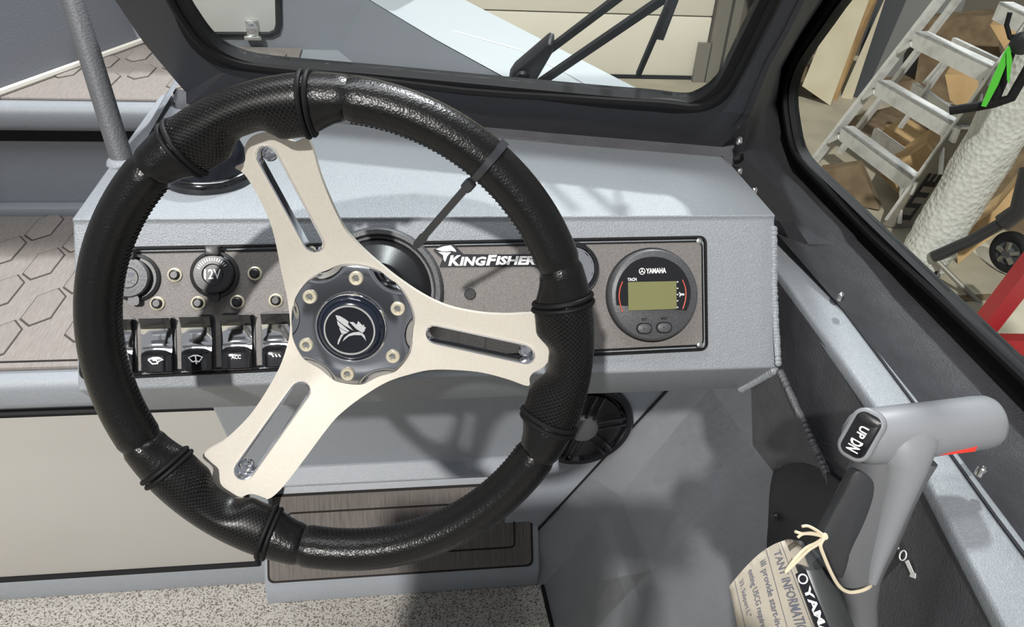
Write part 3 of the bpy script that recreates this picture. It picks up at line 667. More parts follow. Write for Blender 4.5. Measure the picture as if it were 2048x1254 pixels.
# ================================================================== STEERING WHEEL
WC = V((-.04785, .48603, 1.25241)); wn = V((-.14555, -.9413, .30458)).normalized()
wu = Z.cross(wn).normalized(); wv = wn.cross(wu)
def wp(a, b, h=0): return WC + wu * a + wv * b + wn * h
def wpol(r, deg, h=0): return wp(r * cos(radians(deg)), r * sin(radians(deg)), h)
def hs(r): return -.05 if r < .05 else -.05 + (r - .05) / .105 * .037
def wloc(x, y):
    h = -.03
    for _ in range(20):
        p = on(x, y, WC + wn * h, wn) - WC; a, b = p.dot(wu), p.dot(wv); h = hs(hypot(a, b))
    return a, b
SPK = [-2.0, 112.4, -123.6]
def dsp(a): return min(abs((a - s + 180) % 360 - 180) for s in SPK)
RR = .1703
def section(a, n=28, grow=0.0, shrink=0.0):
    d = dsp(a)
    ri = .0135 + .0100 * (1 - sm(14, 25, d)); dip = .0098 * (1 - sm(2.5, 8.5, d)); ro = .0180 + .001 * (1 - sm(12, 26, d))
    th = .0178
    out = []
    for k in range(n):
        t = 2 * pi * k / n; x = cos(t); z = sin(t)
        if x > 0: px, pz = x * (ro + grow - shrink), z * (th + grow - shrink)
        else:
            bul = max(0, min(1, (ri - .0135) / .0100))
            px, pz = x * (ri - dip + grow - shrink), z * (th + grow - shrink) * (1 - .28 * bul * (-x) ** 2)
            if z > 0: pz -= .004 * bul * max(0, -x) ** 1.5 * (1 - sm(4, 12, d))
        out.append(wpol(RR + px, a, pz))
    return out
sw_ = empty('steering_wheel', WC + wn * -.05); tag(sw_, 'black leather steering wheel with cream metal spokes and chrome hub', 'steering wheel')
def arc(a0, a1, name, m, step=1.2, ends=True, label=None):
    n = max(3, int(abs(a1 - a0) / step)); rings = []
    for i in range(n + 1):
        a = a0 + (a1 - a0) * i / n; e = min(i, n - i)
        rings.append(section(a, 28, 0, .0013 if ends and e == 0 else 0))
    mb = MB().loft(rings, uv=lambda i, j: (RR * radians((a1 - a0) * i / n), j / 28 * .115))
    return put(mb, name, m, sw_, label, smooth=70)
order = [-2.0, 112.4, 236.4]
for i, s in enumerate(order):
    nx = order[(i + 1) % 3] + (360 if i == 2 else 0)
    arc(s - 16, s + 16, 'hand_grip', PERF, label='perforated leather hand grip')
    arc(s + 16, s + 25, 'grip_collar', LEATH); arc(s - 25, s - 16, 'grip_collar', LEATH)
    arc(s + 25, nx - 25, 'rim', LEATH, 1.5)
    for e in (-16, 16):
        mb = MB()
        for k in (-.75, .75): mb.tube(section(s + e + k, 28, .0006), .0019, 8, True)
        put(mb, 'grip_piping', GLOSSB if False else RUB, sw_)
    mb = MB(); a = s + 26
    while a < nx - 26:
        q0_, q1_ = section(a, 28, .0004)[15], section(a + .9, 28, .0004)[13]; mb.tube([q0_, q1_], .0004, 5); a += 1.25
    tag(put(mb, 'stitching', RUB, sw_), kind='stuff')
outl = [(1072, 629), (1073, 647), (1076, 655), (1093, 671), (1102, 691), (1100, 715), (1088, 733), (1066, 746), (1059, 757), (1056, 772),
        (1014, 758), (963, 745), (911, 740), (860, 740), (815, 750), (774, 764), (733, 788), (692, 818), (660, 850), (600, 930), (560, 980), (536, 998),
        (520, 992), (500, 988), (475, 995), (440, 985), (424, 960), (426, 935), (405, 910), (450, 880), (500, 830), (540, 770), (565, 720), (580, 660), (575, 600),
        (562, 540), (545, 460), (520, 400), (490, 350), (470, 335), (490, 322), (489, 295), (505, 272), (540, 264), (565, 275), (590, 283), (617, 279),
        (640, 350), (660, 400), (678, 438), (692, 462), (719, 492), (747, 518), (791, 554), (843, 589), (894, 613), (953, 626), (1008, 630)]
loc2 = [wloc(*p) for p in outl]
ol = crom([V((a, b, 0)) for a, b in loc2], 4, True)
def slot(deg, w, n=9):
    out = []; c, s = cos(radians(deg)), sin(radians(deg))
    for r_, a0 in ((.1395, -90), (.069, 90)):
        for k in range(n):
            a = radians(a0 + 180 * k / (n - 1)); x, y = r_ + w * cos(a), w * sin(a); out.append((x * c - y * s, x * s + y * c))
    def dens(o):
        r = []
        for i in range(len(o)):
            p, q = V(o[i]), V(o[(i + 1) % len(o)]); m = max(1, int((q - p).length / .008)); r += [p + (q - p) * k / m for k in range(m)]
        return r
    return dens(out)
SLD = [-2.6, 112.3, -122.8]
def dish(p, dh=0): return wp(p[0], p[1], hs(hypot(p[0], p[1])) + dh)
mb = MB(); mb.plate([dish(p) for p in ol], [[dish(p) for p in slot(d, .0079)] for d in SLD] + [[dish((.0036 + .044 * cos(2 * pi * k / 40), -.0012 + .044 * sin(2 * pi * k / 40))) for k in range(40)]], -wn * .006)
put(mb, 'spokes', CREAM, sw_, 'three armed cream brushed metal spokes', smooth=25)
for d in SLD:
    n = len(slot(d, .0079))
    rings = [[dish(p, h) for p in slot(d, w)] for w, h in ((.0081, -.0065), (.0081, .0004), (.0076, .0012), (.0066, .0010), (.0054, -.003), (.0050, -.0085))]
    mb = MB(); vs = [[mb.bm.verts.new(p) for p in r[:min(len(q) for q in rings)]] for r in rings] if False else None
    # slots of different width get different point counts: resample to one count
    def rs(o, n=64):
        o = [V(p) for p in o]; L = [0]
        for i in range(len(o)): L.append(L[-1] + (o[(i + 1) % len(o)] - o[i]).length)
        out = []; j = 0
        for k in range(n):
            t = L[-1] * k / n
            while L[j + 1] < t: j += 1
            u_ = (t - L[j]) / max(1e-9, L[j + 1] - L[j]); out.append(o[j].lerp(o[(j + 1) % len(o)], u_))
        return out
    rings = [[dish(p, h) for p in rs(slot(d, w))] for w, h in ((.0082, -.0065), (.0082, .0004), (.0077, .0012), (.0067, .0009), (.0061, -.003), (.0058, -.0085))]
    put(MB().loft(rings, cap=False), 'slot_trim', CHROME, sw_, 'chrome lined spoke slot', smooth=50)
    q = wpol(.1405, d, hs(.1405) - .0085)
    put(MB().lathe(q, wn, [(.0056, -.002), (.0056, 0), (.004, .002), (.0015, .0022), (.0012, .001)], 16), 'slot_screw', CHROME, sw_)
HC = wp(.0036, -.0012, -.05)
mb = MB(); NT = 240; rings = []
prof = [(.0, .006)] + [(.026 + .0225 * k / 12, .0078 - .0018 * (k / 12) ** 2) for k in range(0)] + [(.026 + .0225 * k / 30, .0078 - .0018 * (k / 30) ** 2) for k in range(31)] + [(.0492, .004), (.0495, .0)]
for r_, h_ in prof[1:]:
    rg = []
    for k in range(NT):
        t = 2 * pi * k / NT; hh = h_
        for j in range(6):
            a = radians(55.7 - 60 * j); dd = hypot(r_ * cos(t) - .0640 * cos(a), r_ * sin(t) - .0640 * sin(a))
            hh -= .0058 * sm(.0243, .0150, dd) * (h_ > 0)
        rg.append(HC + (wu * cos(t) + wv * sin(t)) * r_ + wn * max(hh, 0))
    rings.append(rg)
put(MB().loft(rings, cap=False), 'hub_cover', CHROMED, sw_, 'scalloped chrome hub cover', smooth=75)
for j in range(6):
    q = HC + (wu * cos(radians(85.7 - 60 * j)) + wv * sin(radians(85.7 - 60 * j))) * .0395 + wn * .0068
    b = put(MB().lathe(q, wn, [(.0056, -.002), (.0056, .0018), (.0048, .0028), (.0030, .0026), (.0028, .0006), (.0001, .0006)], 24), 'hub_bolt', IVORY, sw_, 'ivory ringed socket bolt')
    put(MB().lathe(q + wn * .0006, wn, [(.0026, 0), (.0024, .0012), (.0001, .0014)], 6), 'bolt_socket', STEEL, b)
capc = put(MB().lathe(HC, wn, [(.0285, .005), (.0285, .0105), (.0272, .0125), (.0258, .0118), (.0252, .0105)], 64, cap=False), 'cap_ring', CHROME, sw_)
put(MB().lathe(HC, wn, [(.0262, .004), (.0255, .0118), (.0232, .0145), (.0200, .0162), (.0001, .0162)], 64), 'center_cap', mat('blue_black_gloss', (.012, .018, .034), .06, .3, .6, coat=.5), sw_)
put(MB().lathe(HC, wn, [(.0200, .0160), (.0199, .0171), (.0187, .0171), (.0186, .0160)], 64, cap=False), 'emblem_ring', mat('silver_ring', (.75, .74, .72), .3, .7), sw_)
em = put(MB().lathe(HC, wn, [(.0188, .0155), (.0188, .0166), (.0001, .0166)], 48), 'emblem', NAVY, sw_, 'black round emblem with a silver bird head')
ECx = (560 + 655 / 4.48, 520 + 600 / 4.48)
epl = HC + wn * .0167; e0_ = on(*ECx, epl, wn)
def ep(x, y, h=0): return on(560 + x / 4.48, 520 + y / 4.48, epl + wn * h, wn) + (epl - e0_)
for pts in ([(530, 462), (572, 472), (615, 497), (648, 522), (642, 545), (690, 602), (610, 556), (545, 505)],
            [(543, 512), (598, 556), (655, 606), (640, 613), (572, 577), (550, 548)], [(563, 577), (640, 619), (612, 632), (582, 625)],
            [(580, 635), (606, 630), (580, 670), (556, 725), (547, 725), (553, 690)],
            [(592, 700), (610, 665), (650, 632), (690, 618), (740, 613), (775, 628), (792, 648), (805, 696), (788, 672), (762, 643), (700, 641), (650, 652), (615, 680)],
            [(655, 525), (690, 525), (720, 550), (733, 516), (758, 540), (772, 556), (786, 545), (788, 568), (803, 572), (790, 605), (772, 622), (745, 605), (715, 585), (690, 560)]):
    put(MB().prism([ep(*p) for p in pts], wn * .0003), 'bird_mark', SILV, em, smooth=0)
# helm bezel and column behind the hub
hb = helm_c + FN * .005
put(MB().lathe(hb, FN, [(.0605, 0), (.0605, .006), (.058, .009), (.054, .009), (.052, .003), (.02, .001)], 64, X), 'helm_bezel', GAUGE, sw_)
put(MB().lathe(hb, FN, [(.0515, .001), (.046, .008), (.034, .02), (.026, .03), (.0001, .03)], 48, X), 'column_boot', PLAST, sw_)
put(MB().tube([hb + FN * .02, HC - wn * .045, HC - wn * .004], [.021, .022, .030], 28), 'column', PLAST, sw_)

# ---- zip tie
ta, tb = wloc(986, 312); tdeg = degrees(atan2(tb, ta))
zt_ = empty('zip_tie', wpol(RR, tdeg)); tag(zt_, 'dark nylon zip tie looped round the upper right wheel rim', 'zip tie')
r1 = [section(tdeg + k, 36, .0008) for k in (-.85, .85)]; r2 = [section(tdeg + k, 36, .0022) for k in (.85, -.85)]
put(MB().loft([r1[0], r1[1], r2[0], r2[1]], cyc=True), 'loop', TIE, zt_)
hd = wpol(RR - .0190, tdeg, .003); td = ((dep(832, 492, .60)) - hd).normalized(); tsd = td.cross(fw).normalized()
put(MB().box(hd, td, tsd, td.cross(tsd), .0085, .0078, .0055).bevel(.0012), 'head', TIE, zt_)
tip = dep(824, 501, .60); L_ = (tip - hd).length; nn = td.cross(tsd)
tail = [hd + td * L_ * t + tsd * s * w for s, rng in ((1, ((0, .0026), (.76, .0026), (.80, .0033), (.93, .0030), (1, .0006))), (-1, ((1, .0006), (.93, .0030), (.80, .0033), (.76, .0026), (0, .0026)))) for t, w in rng]
put(MB().prism(tail, nn * .0016), 'tail', TIE, zt_, smooth=0)

# ================================================================== THROTTLE CONTROL
XB = .418
th = empty('throttle_control', (.40, .36, 1.0)); tag(th, 'grey throttle lever with trim switch on a black side mount base', 'throttle')
bo = [(1545, 932), (1600, 905), (1665, 925), (1760, 1010), (1850, 1130), (1935, 1290), (1900, 1420), (1640, 1420), (1560, 1260), (1533, 1120), (1534, 1040)]
bpts = crom([onX(x, y, XB - .012) for x, y in bo], 4, True)
put(MB().prism(bpts, X * .022).bevel(.006, 3), 'base', PLAST, th, 'black side mount base')
oc = sum(bpts, V()) / len(bpts)
put(MB().prism([oc + (p - oc) * .90 - X * .006 for p in bpts], X * .004).bevel(.0015), 'base_cover', PLAST, th)
put(MB().lathe(onX(1551, 1034, XB - .02), -X, [(.005, 0), (.004, .003), (.002, .002)], 12), 'base_screw', PLAST, th)
# hub housing
hh_ = [dep(1640, 1250, .64), dep(1622, 1110, .63)]
hz = MB(); rings = []
for x, y, d, w in ((1600, 1098, .635, .012), (1606, 1110, .622, .026), (1625, 1180, .618, .034), (1655, 1280, .616, .040), (1690, 1400, .616, .044)):
    c = dep(x, y, d); rings.append([c + rt * w * .62 * cos(t) * (1 if abs(cos(t)) < 2 else 1) + (fw * .9 + up * .3) * w * .8 * sin(t) for t in [2 * pi * k / 20 for k in range(20)]])
hub = put(hz.loft(rings), 'hub_housing', HOUS, th)
ly = [(1590, 1148), (1612, 1140), (1690, 1330), (1664, 1338)]
lab = [dep(x, y, .5765) for x, y in ly]
put(MB().prism([p for p in lab], fw * .012), 'label_strip', NAVY, hub, 'dark blue strip with white lettering', smooth=0)
def lm(s, t):
    a, b = (1592 + (1672 - 1592) * s, 1150 + (1340 - 1150) * s); return dep(a + 18 * t, b - 7 * t, .5760)
text('YAMAHA', lambda s, t: lm(.14 + .80 * s, .1 + .8 * t), 'lettering', WHITE, hub, .03, 0, None)
put(MB().tube([lm(.06 + .045 * cos(a), .5 + .45 * sin(a)) for a in [2 * pi * k / 20 for k in range(20)]], .0006, 5, True), 'tuning_fork_emblem', WHITE, hub)
# lever arm
arm = MB(); rings = []
def px_w(half, d): return half * d / F
path = [(1722, 1400, .640, 34, .016), (1718, 1254, .628, 31, .016), (1716, 1195, .622, 31, .0165), (1712, 1150, .616, 42, .018), (1713, 1085, .608, 74, .019), (1734, 1035, .602, 72, .019), (1754, 990, .597, 70, .019), (1777, 940, .591, 70, .019), (1795, 900, .587, 78, .018)]
path = [(x, y, d, px_w(w, d), t_) for x, y, d, w, t_ in path]
NS = 24
for i, (x, y, d, w, t_) in enumerate(path):
    c = dep(x, y, d); c1 = dep(*path[min(i + 1, len(path) - 1)][:3]); c2_ = dep(*path[max(i - 1, 0)][:3]); ax = (c1 - c2_).normalized()
    sd = ax.cross(fw).normalized(); bk_ = sd.cross(ax).normalized()
    ring = []
    for k in range(NS):
        a = 2 * pi * k / NS; sx = (abs(cos(a)) ** .75) * (1 if cos(a) >= 0 else -1); sy = (abs(sin(a)) ** .75) * (1 if sin(a) >= 0 else -1)
        ring.append(c + sd * w * sx + bk_ * t_ * sy)
    rings.append(ring)
put(arm.loft(rings), 'lever_arm', LEVG, th, smooth=70)
inl = [(1712, 941), (1745, 958), (1750, 985), (1739, 1025), (1722, 1065), (1706, 1098), (1688, 1155), (1672, 1150), (1655, 1112), (1641, 1082), (1665, 1030), (1690, 985)]
ic = crom([dep(x, y, (.569 + .027 * (y - 940) / 215)) for x, y in inl], 3, True)
put(MB().prism(ic, fw * .014).bevel(.002, 2), 'lever_inlay', LEVER, th, 'inset lever panel darkened like its shaded facet', smooth=50)
# grip head: a horizontal round grip and a tapering neck
gA, gB = dep(1722, 876, .578), dep(1983, 842, .592); gd = (gB - gA).normalized(); gl = (gB - gA).length
gs = gd.cross(fw).normalized(); gk = gd.cross(gs)
rings = []
for t, w, hq in ((-.008, .006, .008), (-.006, .013, .016), (0, .0185, .0205), (.01, .0205, .0215), (.03, .0205, .0212), (.06, .0200, .0205), (gl - .012, .0200, .0200), (gl - .004, .0194, .0192), (gl, .0175, .0170), (gl + .002, .012, .012), (gl + .0025, .002, .002)):
    c = gA + gd * t; rings.append([c + gs * w * cos(a) + gk * hq * sin(a) for a in [2 * pi * k / 32 for k in range(32)]])
put(MB().loft(rings), 'hand_grip', GRIP, th, 'light grey horizontal hand grip', smooth=60)
nk = [(1800, 850, .583, .034, .015), (1806, 885, .581, .0255, .0195), (1806, 920, .584, .0175, .0195), (1795, 960, .588, .0140, .019), (1778, 1010, .594, .0125, .018), (1762, 1060, .600, .0110, .0165), (1745, 1110, .606, .0085, .015), (1735, 1150, .611, .006, .013)]
rings = []
for i, (x, y, d, w, t_) in enumerate(nk):
    c = dep(x, y, d - .004); c1 = dep(*nk[min(i + 1, len(nk) - 1)][:3]); c2_ = dep(*nk[max(i - 1, 0)][:3]); ax = (c1 - c2_).normalized()
    sd = ax.cross(fw).normalized(); bk_ = sd.cross(ax)
    rings.append([c + sd * w * cos(a) + bk_ * t_ * sin(a) for a in [2 * pi * k / 24 for k in range(24)]])
put(MB().loft(rings), 'neck', GRIP, th, 'grey neck under the grip, toned as the lit facet', smooth=60)
# trim switch on the inboard end
tsc = dep(1722, 870, .556); tn = (V((-.55, 0, 0)) - fw * .8 + up * .1).normalized()
tv = (dep(1748, 832, .556) - dep(1700, 912, .556)).normalized(); tv = (tv - tn * tv.dot(tn)).normalized(); tu = tv.cross(tn).normalized()
def tsw(a, b, h): return tsc + tu * a + tv * b + tn * h
put(MB().prism([tsw(x, y, -.010) for x, y in rrect(.0235, .0385, .0095, 6)], tn * .010).bevel(.003, 3), 'switch_bezel', GRIP, th)
sb = put(MB().prism([tsw(x, y, -.006) for x, y in rrect(.0175, .0325, .006, 6)], tn * .0075).bevel(.001, 2), 'trim_switch', GLOSSB, th, 'black UP and DN trim switch')
put(MB().prism([tsw(x, y + .0120, .001) for x, y in rrect(.0145, .0060, .003, 5)], tn * .003).bevel(.0012, 2), 'switch_ridge', PLAST, sb)
def tsx(s0, t0, w_, h_): return lambda s, t: tsw(t0 - h_ / 2 + h_ * t, s0, 0)
def sl_text(body, b0, w_, h_):   # reads along the switch, letters turned a quarter
    text(body, lambda s, t: tsw(-h_ / 2 + h_ * t, b0 + w_ * (s - .5) * -1, .0018), 'lettering', WHITE, sb, .03, 0, tn * .0002)
sl_text('UP', .0022, .0085, .0062); sl_text('DN', -.0085, .0085, .0085)
rp = [(1860, 914), (1900, 902), (1958, 893), (1950, 905), (1905, 911), (1870, 916)]
put(MB().prism([dep(x, y, .574) for x, y in ((1845, 912), (1900, 899), (1957, 890), (1950, 903), (1900, 909))], fw * .012), 'neutral_release', REDP, th, 'red neutral release under the grip', smooth=0)
# arrow mark on the base
am = [(1786, 1082), (1800, 1106), (1818, 1130), (1828, 1152)]
def apx(x, y): return onX(x, y, XB - .0205)
put(MB().prism([apx(*p) for p in ((1783, 1083), (1790, 1080), (1799, 1097), (1793, 1101))], X * -.0006), 'position_mark', WHITE, th, smooth=0)
put(MB().tube([apx(1806 + 5.5 * cos(a) - 3.2 * sin(a) * 1.2, 1111 + 4 * cos(a) + 9 * sin(a)) for a in [2 * pi * k / 20 for k in range(20)]], .0006, 5, True), 'position_mark', WHITE, th)
put(MB().prism([apx(*p) for p in ((1811, 1123), (1817, 1120), (1828, 1144), (1832, 1147), (1831, 1157), (1820, 1153), (1822, 1147))], X * -.0006), 'position_mark', WHITE, th, smooth=0)

# ---- hang tag and string
tgx = empty('hang_tag', dep(1540, 1180, .575)); tag(tgx, 'curled cream card tag with printed text hanging from the throttle lever', 'tag')
# columns of the sheet: s=0 far left (rolled back) .. 1 right edge; t=0 top .. 1 bottom
colp = [((1604, 1092), (1690, 1340), .606), ((1575, 1078), (1650, 1340), .612), ((1530, 1110), (1600, 1340), .612), ((1490, 1142), (1540, 1340), .606), ((1463, 1168), (1500, 1340), .597), ((1459, 1172), (1492, 1340), .588), ((1466, 1163), (1505, 1335), .581), ((1490, 1135), (1535, 1332), .576), ((1518, 1108), (1572, 1330), .573), ((1545, 1090), (1616, 1328), .572), ((1562, 1083), (1656, 1326), .573), ((1570, 1080), (1668, 1326), .574)]
colv = [(dep(*a, d), dep(*b, d + .012)) for a, b, d in colp]
rowsT = []
for t in [k / 14 for k in range(15)]:
    rowsT.append(crom([a.lerp(b, t) for a, b in colv], 4))
sheet = MB().loft(rowsT, closed=False, cap=False)
bmesh.ops.solidify(sheet.bm, geom=list(sheet.bm.faces), thickness=.0005)
put(sheet, 'card', PAPER, tgx, smooth=60)
top = [dep(1466, 1163, .5808), dep(1490, 1135, .5758), dep(1518, 1108, .5728), dep(1545, 1090, .5718), dep(1562, 1083, .5728), dep(1570, 1080, .5738)]
bot = [dep(1505, 1335, .5928), dep(1535, 1332, .5878), dep(1572, 1330, .5848), dep(1616, 1328, .5838), dep(1656, 1326, .5848), dep(1668, 1326, .5858)]
def cardp(s, t):                      # s across the visible card, t along it
    f = max(0, min(4.999, s * 5)); i = int(f); u_ = f - i
    p = top[i].lerp(top[i + 1], u_).lerp(bot[i].lerp(bot[i + 1], u_), t); return p - fw * .0011
def ctext(body, s0, s1, t0, t1): text(body, lambda s, t: cardp(s0 + (s1 - s0) * t, t0 + (t1 - t0) * s), 'lettering', INK, tgx, .012)
ctext('TANT INFORMATION', .58, .72, .05, .78)
ctext('ill provide start-in-gear', .36, .46, .06, .80)
ctext('eeting USCG requirem', .20, .29, .05, .66)
ctext('33, Subpart L."', .06, .14, .06, .45)
for s in (.02, .50, .78):
    put(MB().tube([cardp(s, t / 12) for t in range(13)], .00025, 4), 'rule_line', INK, tgx)
ho = dep(1571, 1143, .5755)
put(MB().lathe(ho + fw * .0015, -fw, [(.0026, 0), (.0026, .0012), (.0001, .0012)], 18), 'punch_hole', RUB, tgx)
stg = empty('tag_string', dep(1650, 1075, .575)); tag(stg, 'knotted cream string tied round the throttle lever and tag', 'string')
kx = dep(1649, 1073, .577)
def strand(pts, r=.0011): return MB().tube(crom([dep(*p) for p in pts], 6), r, 7)
put(strand([(1571, 1143, .573), (1590, 1118, .572), (1612, 1096, .574), (1632, 1086, .576), (1649, 1073, .577)]), 'strand', STRING, stg)
put(strand([(1571, 1145, .5725), (1595, 1122, .571), (1618, 1100, .573), (1637, 1088, .575), (1650, 1075, .5765)]), 'strand', STRING, stg)
put(strand([(1649, 1075, .576), (1641, 1090, .575), (1647, 1110, .577), (1662, 1145, .582), (1678, 1172, .588), (1697, 1184, .592), (1720, 1182, .594), (1738, 1174, .597), (1745, 1163, .606), (1743, 1158, .615)], .0014), 'loop', STRING, stg)
put(strand([(1648, 1071, .577), (1632, 1060, .574), (1616, 1052, .572), (1604, 1053, .571)]), 'loose_end', STRING, stg)
put(strand([(1647, 1072, .577), (1625, 1066, .574), (1605, 1067, .572), (1590, 1063, .571)]), 'loose_end', STRING, stg)
put(strand([(1647, 1073, .577), (1624, 1068, .573), (1606, 1068, .571), (1595, 1075, .571)]), 'loose_end', STRING, stg)
mb = MB().lathe(kx, -fw, [(.0001, .0025), (.002, .002), (.0028, 0), (.002, -.002), (.0001, -.0025)], 12); put(mb, 'knot', STRING, stg)

# ---- added seat, out of view, shaped to shade footwell and liner
hsr = empty('shade_chair', (-.24, -.36, 0)); tag(hsr, 'added unseen seat shape that shades the lower right', 'chair')
put(MB().lathe((-.24, -.36, 0), Z, [(.16, 0), (.16, .015), (.055, .03), (.05, .9), (.12, .93), (.12, .95)], 32), 'pedestal', ALU, hsr)
put(MB().aabb((-.52, -.58, .95), (.04, -.14, 1.06)).bevel(.04, 4), 'seat_cushion', GRIP, hsr)
put(MB().aabb((-.58, -.30, 1.27), (-.11, -.20, 1.52)).bevel(.03, 3), 'shade_backrest', GRIP, hsr)
put(MB().aabb((-.66, -.30, 1.50), (.045, -.20, 1.63)).bevel(.035, 4), 'shade_bolster', GRIP, hsr)
for x in (-.44, -.04): put(MB().bar((x, -.31, 1.0), (x, -.30, 1.5), .05, .02), 'back_bracket', ALU, hsr)

# ---- wipers outside the windshield
wi = empty('wiper', ws(1050, 150, -.05)); tag(wi, 'dark twin arm wiper with wedge pivot outside the windshield', 'wiper')
def wo(x, y, h=-.05): return ws(x, y, h)
put(MB().prism([wo(*p, -.06) for p in ((1015, 164), (1026, 148), (1095, 90), (1106, 92), (1105, 108), (1072, 165))], -WN * .02).bevel(.003, 2), 'pivot_cover', PLAST, wi)
put(MB().lathe(wo(1046, 151, -.056), WN, [(.008, 0), (.007, .004), (.0001, .004)], 16), 'pivot_nut', PLAST, wi)
put(MB().bar(wo(1098, 100, -.07), wo(1250, -15, -.07), .008, .006, WN), 'arm', PLAST, wi)
put(MB().bar(wo(1080, 165, -.07), wo(1340, -12, -.07), .009, .006, WN), 'arm', PLAST, wi)
wb = empty('wiper', wo(1275, 150)); tag(wb, 'dark wiper blade standing steeply at the right of the windshield', 'wiper')
put(MB().bar(wo(1276, 150, -.04), wo(1332, 20, -.04), .005, .008, WN), 'blade', RUB, wb)
put(MB().bar(wo(1318, 72, -.045), wo(1352, -20, -.045), .010, .010, WN), 'carrier', PLAST, wb)

# ================================================================== WORKSHOP
GZ = -.65
def gz(x, y): return onZ(x, y, GZ)
class Stand:                       # an upright plane through a floor point, facing the boat
    def __init__(s, x, y, lean=0):
        s.p = gz(x, y); d = V((s.p.x, s.p.y, 0)).normalized(); s.d = d; s.n = (-d + Z * -lean).normalized(); s.side = d.cross(Z)
    def __call__(s, x, y, h=0): return on(x, y, s.p + s.d * h, s.n)
tag(put(MB().aabb((-6, -5, GZ - .1), (12, 14, GZ)), 'ground', CONC), 'beige concrete workshop floor seen through the side window', kind='structure')
YW = gz(1330, 158).y
tag(put(MB().aabb((-6, YW + .95, GZ), (12, YW + 1.1, 4.5)), 'wall_back', WALLG), 'dim brown workshop back wall', kind='structure')
d2 = empty('door_2', (1, YW, GZ)); tag(d2, 'white sectional garage door beyond the windshield', kind='structure')
xr_ = gz(1400, 158).x
for k in range(6):
    z0 = GZ + .03 + k * .55
    put(MB().aabb((-4, YW, z0), (xr_, YW + .05, z0 + .54)).bevel(.012, 2), 'panel', WALLW, d2)
put(MB().aabb((-4, YW - .01, GZ), (xr_, YW + .05, GZ + .035)), 'bottom_seal', RUB, d2)
S = lambda x, y: onY(x, y, YW - .06)
ck = empty('door_track', gz(1408, 160)); tag(ck, 'galvanised steel door track beside the white garage door', 'track')
tx = gz(1408, 160).x
put(MB().aabb((tx - .02, YW - .10, GZ), (tx + .09, YW - .04, 3.2)), 'track', TRACK, ck)
put(MB().aabb((tx + .11, YW - .12, GZ), (tx + .19, YW, 3.2)), 'post', TRACK, ck)
put(MB().aabb((tx - .14, YW - .09, GZ), (tx - .03, YW - .04, GZ + .36)), 'bracket', TRACK, ck)
sh = empty('storage_rack', (tx + .6, YW - .3, GZ)); tag(sh, 'wooden storage rack with a buff tub right of the door track', 'rack')
for k, z in enumerate((.15, .8, 1.5)): put(MB().aabb((tx + .25, YW - .5, GZ + z), (tx + .95, YW, GZ + z + .05)), 'shelf', WOODD, sh)
for x in (.27, .90): put(MB().aabb((tx + x, YW - .5, GZ), (tx + x + .06, YW - .44, 2.2)), 'upright', WOODD, sh)
tag(put(MB().lathe((tx + .5, YW - .3, GZ + .85), Z, [(.15, 0), (.19, .28), (.20, .30), (.18, .30), (.14, .02)], 24), 'tub', CARD), 'buff tub on the rack right of the door track', 'tub')
# plywood sheets leaning
for i, (foot, top_, lb) in enumerate((([(1604, 172), (1660, 211)], [(1738, 5), (1690, -60)], 'pale plywood sheet leaning frontmost against the grey post'), ([(1655, 190), (1672, 206)], [(1775, -50), (1737, 0)], 'narrow buff plywood sheet behind the front sheet'), ([(1680, 198), (1702, 206)], [(1790, -50), (1770, 0)], 'narrow plywood sheet nearest the dark post'))):
    s = Stand(*foot[1], lean=.25); dh = .06 * i
    pts = [s(foot[0][0], foot[0][1], dh), s(foot[1][0], foot[1][1], dh), s(top_[1][0], top_[1][1], dh), s(top_[0][0], top_[0][1], dh)]
    if i == 0: pts = [s(1604, 172), s(1660, 211), s(1738, 0), s(1770, -90), s(1700, -110), s(1650, 60)]
    tag(put(MB().prism(pts, s.d * .018), 'plywood_sheet', PLY if i != 1 else CARD, smooth=0), lb, 'sheet', 'plywood sheets by the post')
s = Stand(1712, 195)
tag(put(MB().prism([s(1697, 190), s(1724, 205), s(1830, -40), s(1762, -60)], s.d * .15), 'steel_post', DARKST, smooth=0), 'dark blue grey steel post behind the step ladder', 'post')
s = Stand(1790, 160)
tag(put(MB().prism([s(1730, 185), s(1840, 230), s(1910, 60), s(1960, -80), s(1800, -90)], s.d * .12), 'cabinet', mat('cabinet_grey', (.17, .17, .165), .6), smooth=0), 'grey cabinet between the dark post and the ladder', 'cabinet')

# ---- step ladder
F1, F2 = gz(1622, 330), gz(1786, 462); wv_ = (F2 - F1); wl = wv_.normalized(); nb = Z.cross(wl).normalized()
if nb.dot(V((F1.x, F1.y, 0))) < 0: nb = -nb
lup = (Z + nb * .22).normalized(); lnn = wl.cross(lup).normalized()
def lp(x, y, h=0): return on(x, y, F1 + nb * h, lnn)
RN = (wl.cross((Z + nb * .12).normalized())).normalized(); F3 = F1 + nb * .36
def lr(x, y): return on(x, y, F3, RN)
la = empty('step_ladder', (F1 + F2) / 2); tag(la, 'aluminium double sided step ladder standing outside the side window', 'ladder')
lt_, rtp = lp(1960, -105), lp(2172, -100)
put(MB().bar(F1, lt_, .06, .03, wl), 'side_rail', ALU, la)
put(MB().bar(lp(1779, 455) + nb * .06, rtp + nb * .06, .22, .03, wl), 'side_rail', FIBER, la, 'grey fibreglass rail with dark lettering')
put(MB().bar(lp(1774, 440, -.05), lp(2160, -100, -.05), .012, .035, nb), 'rail_edge', ALU, la)
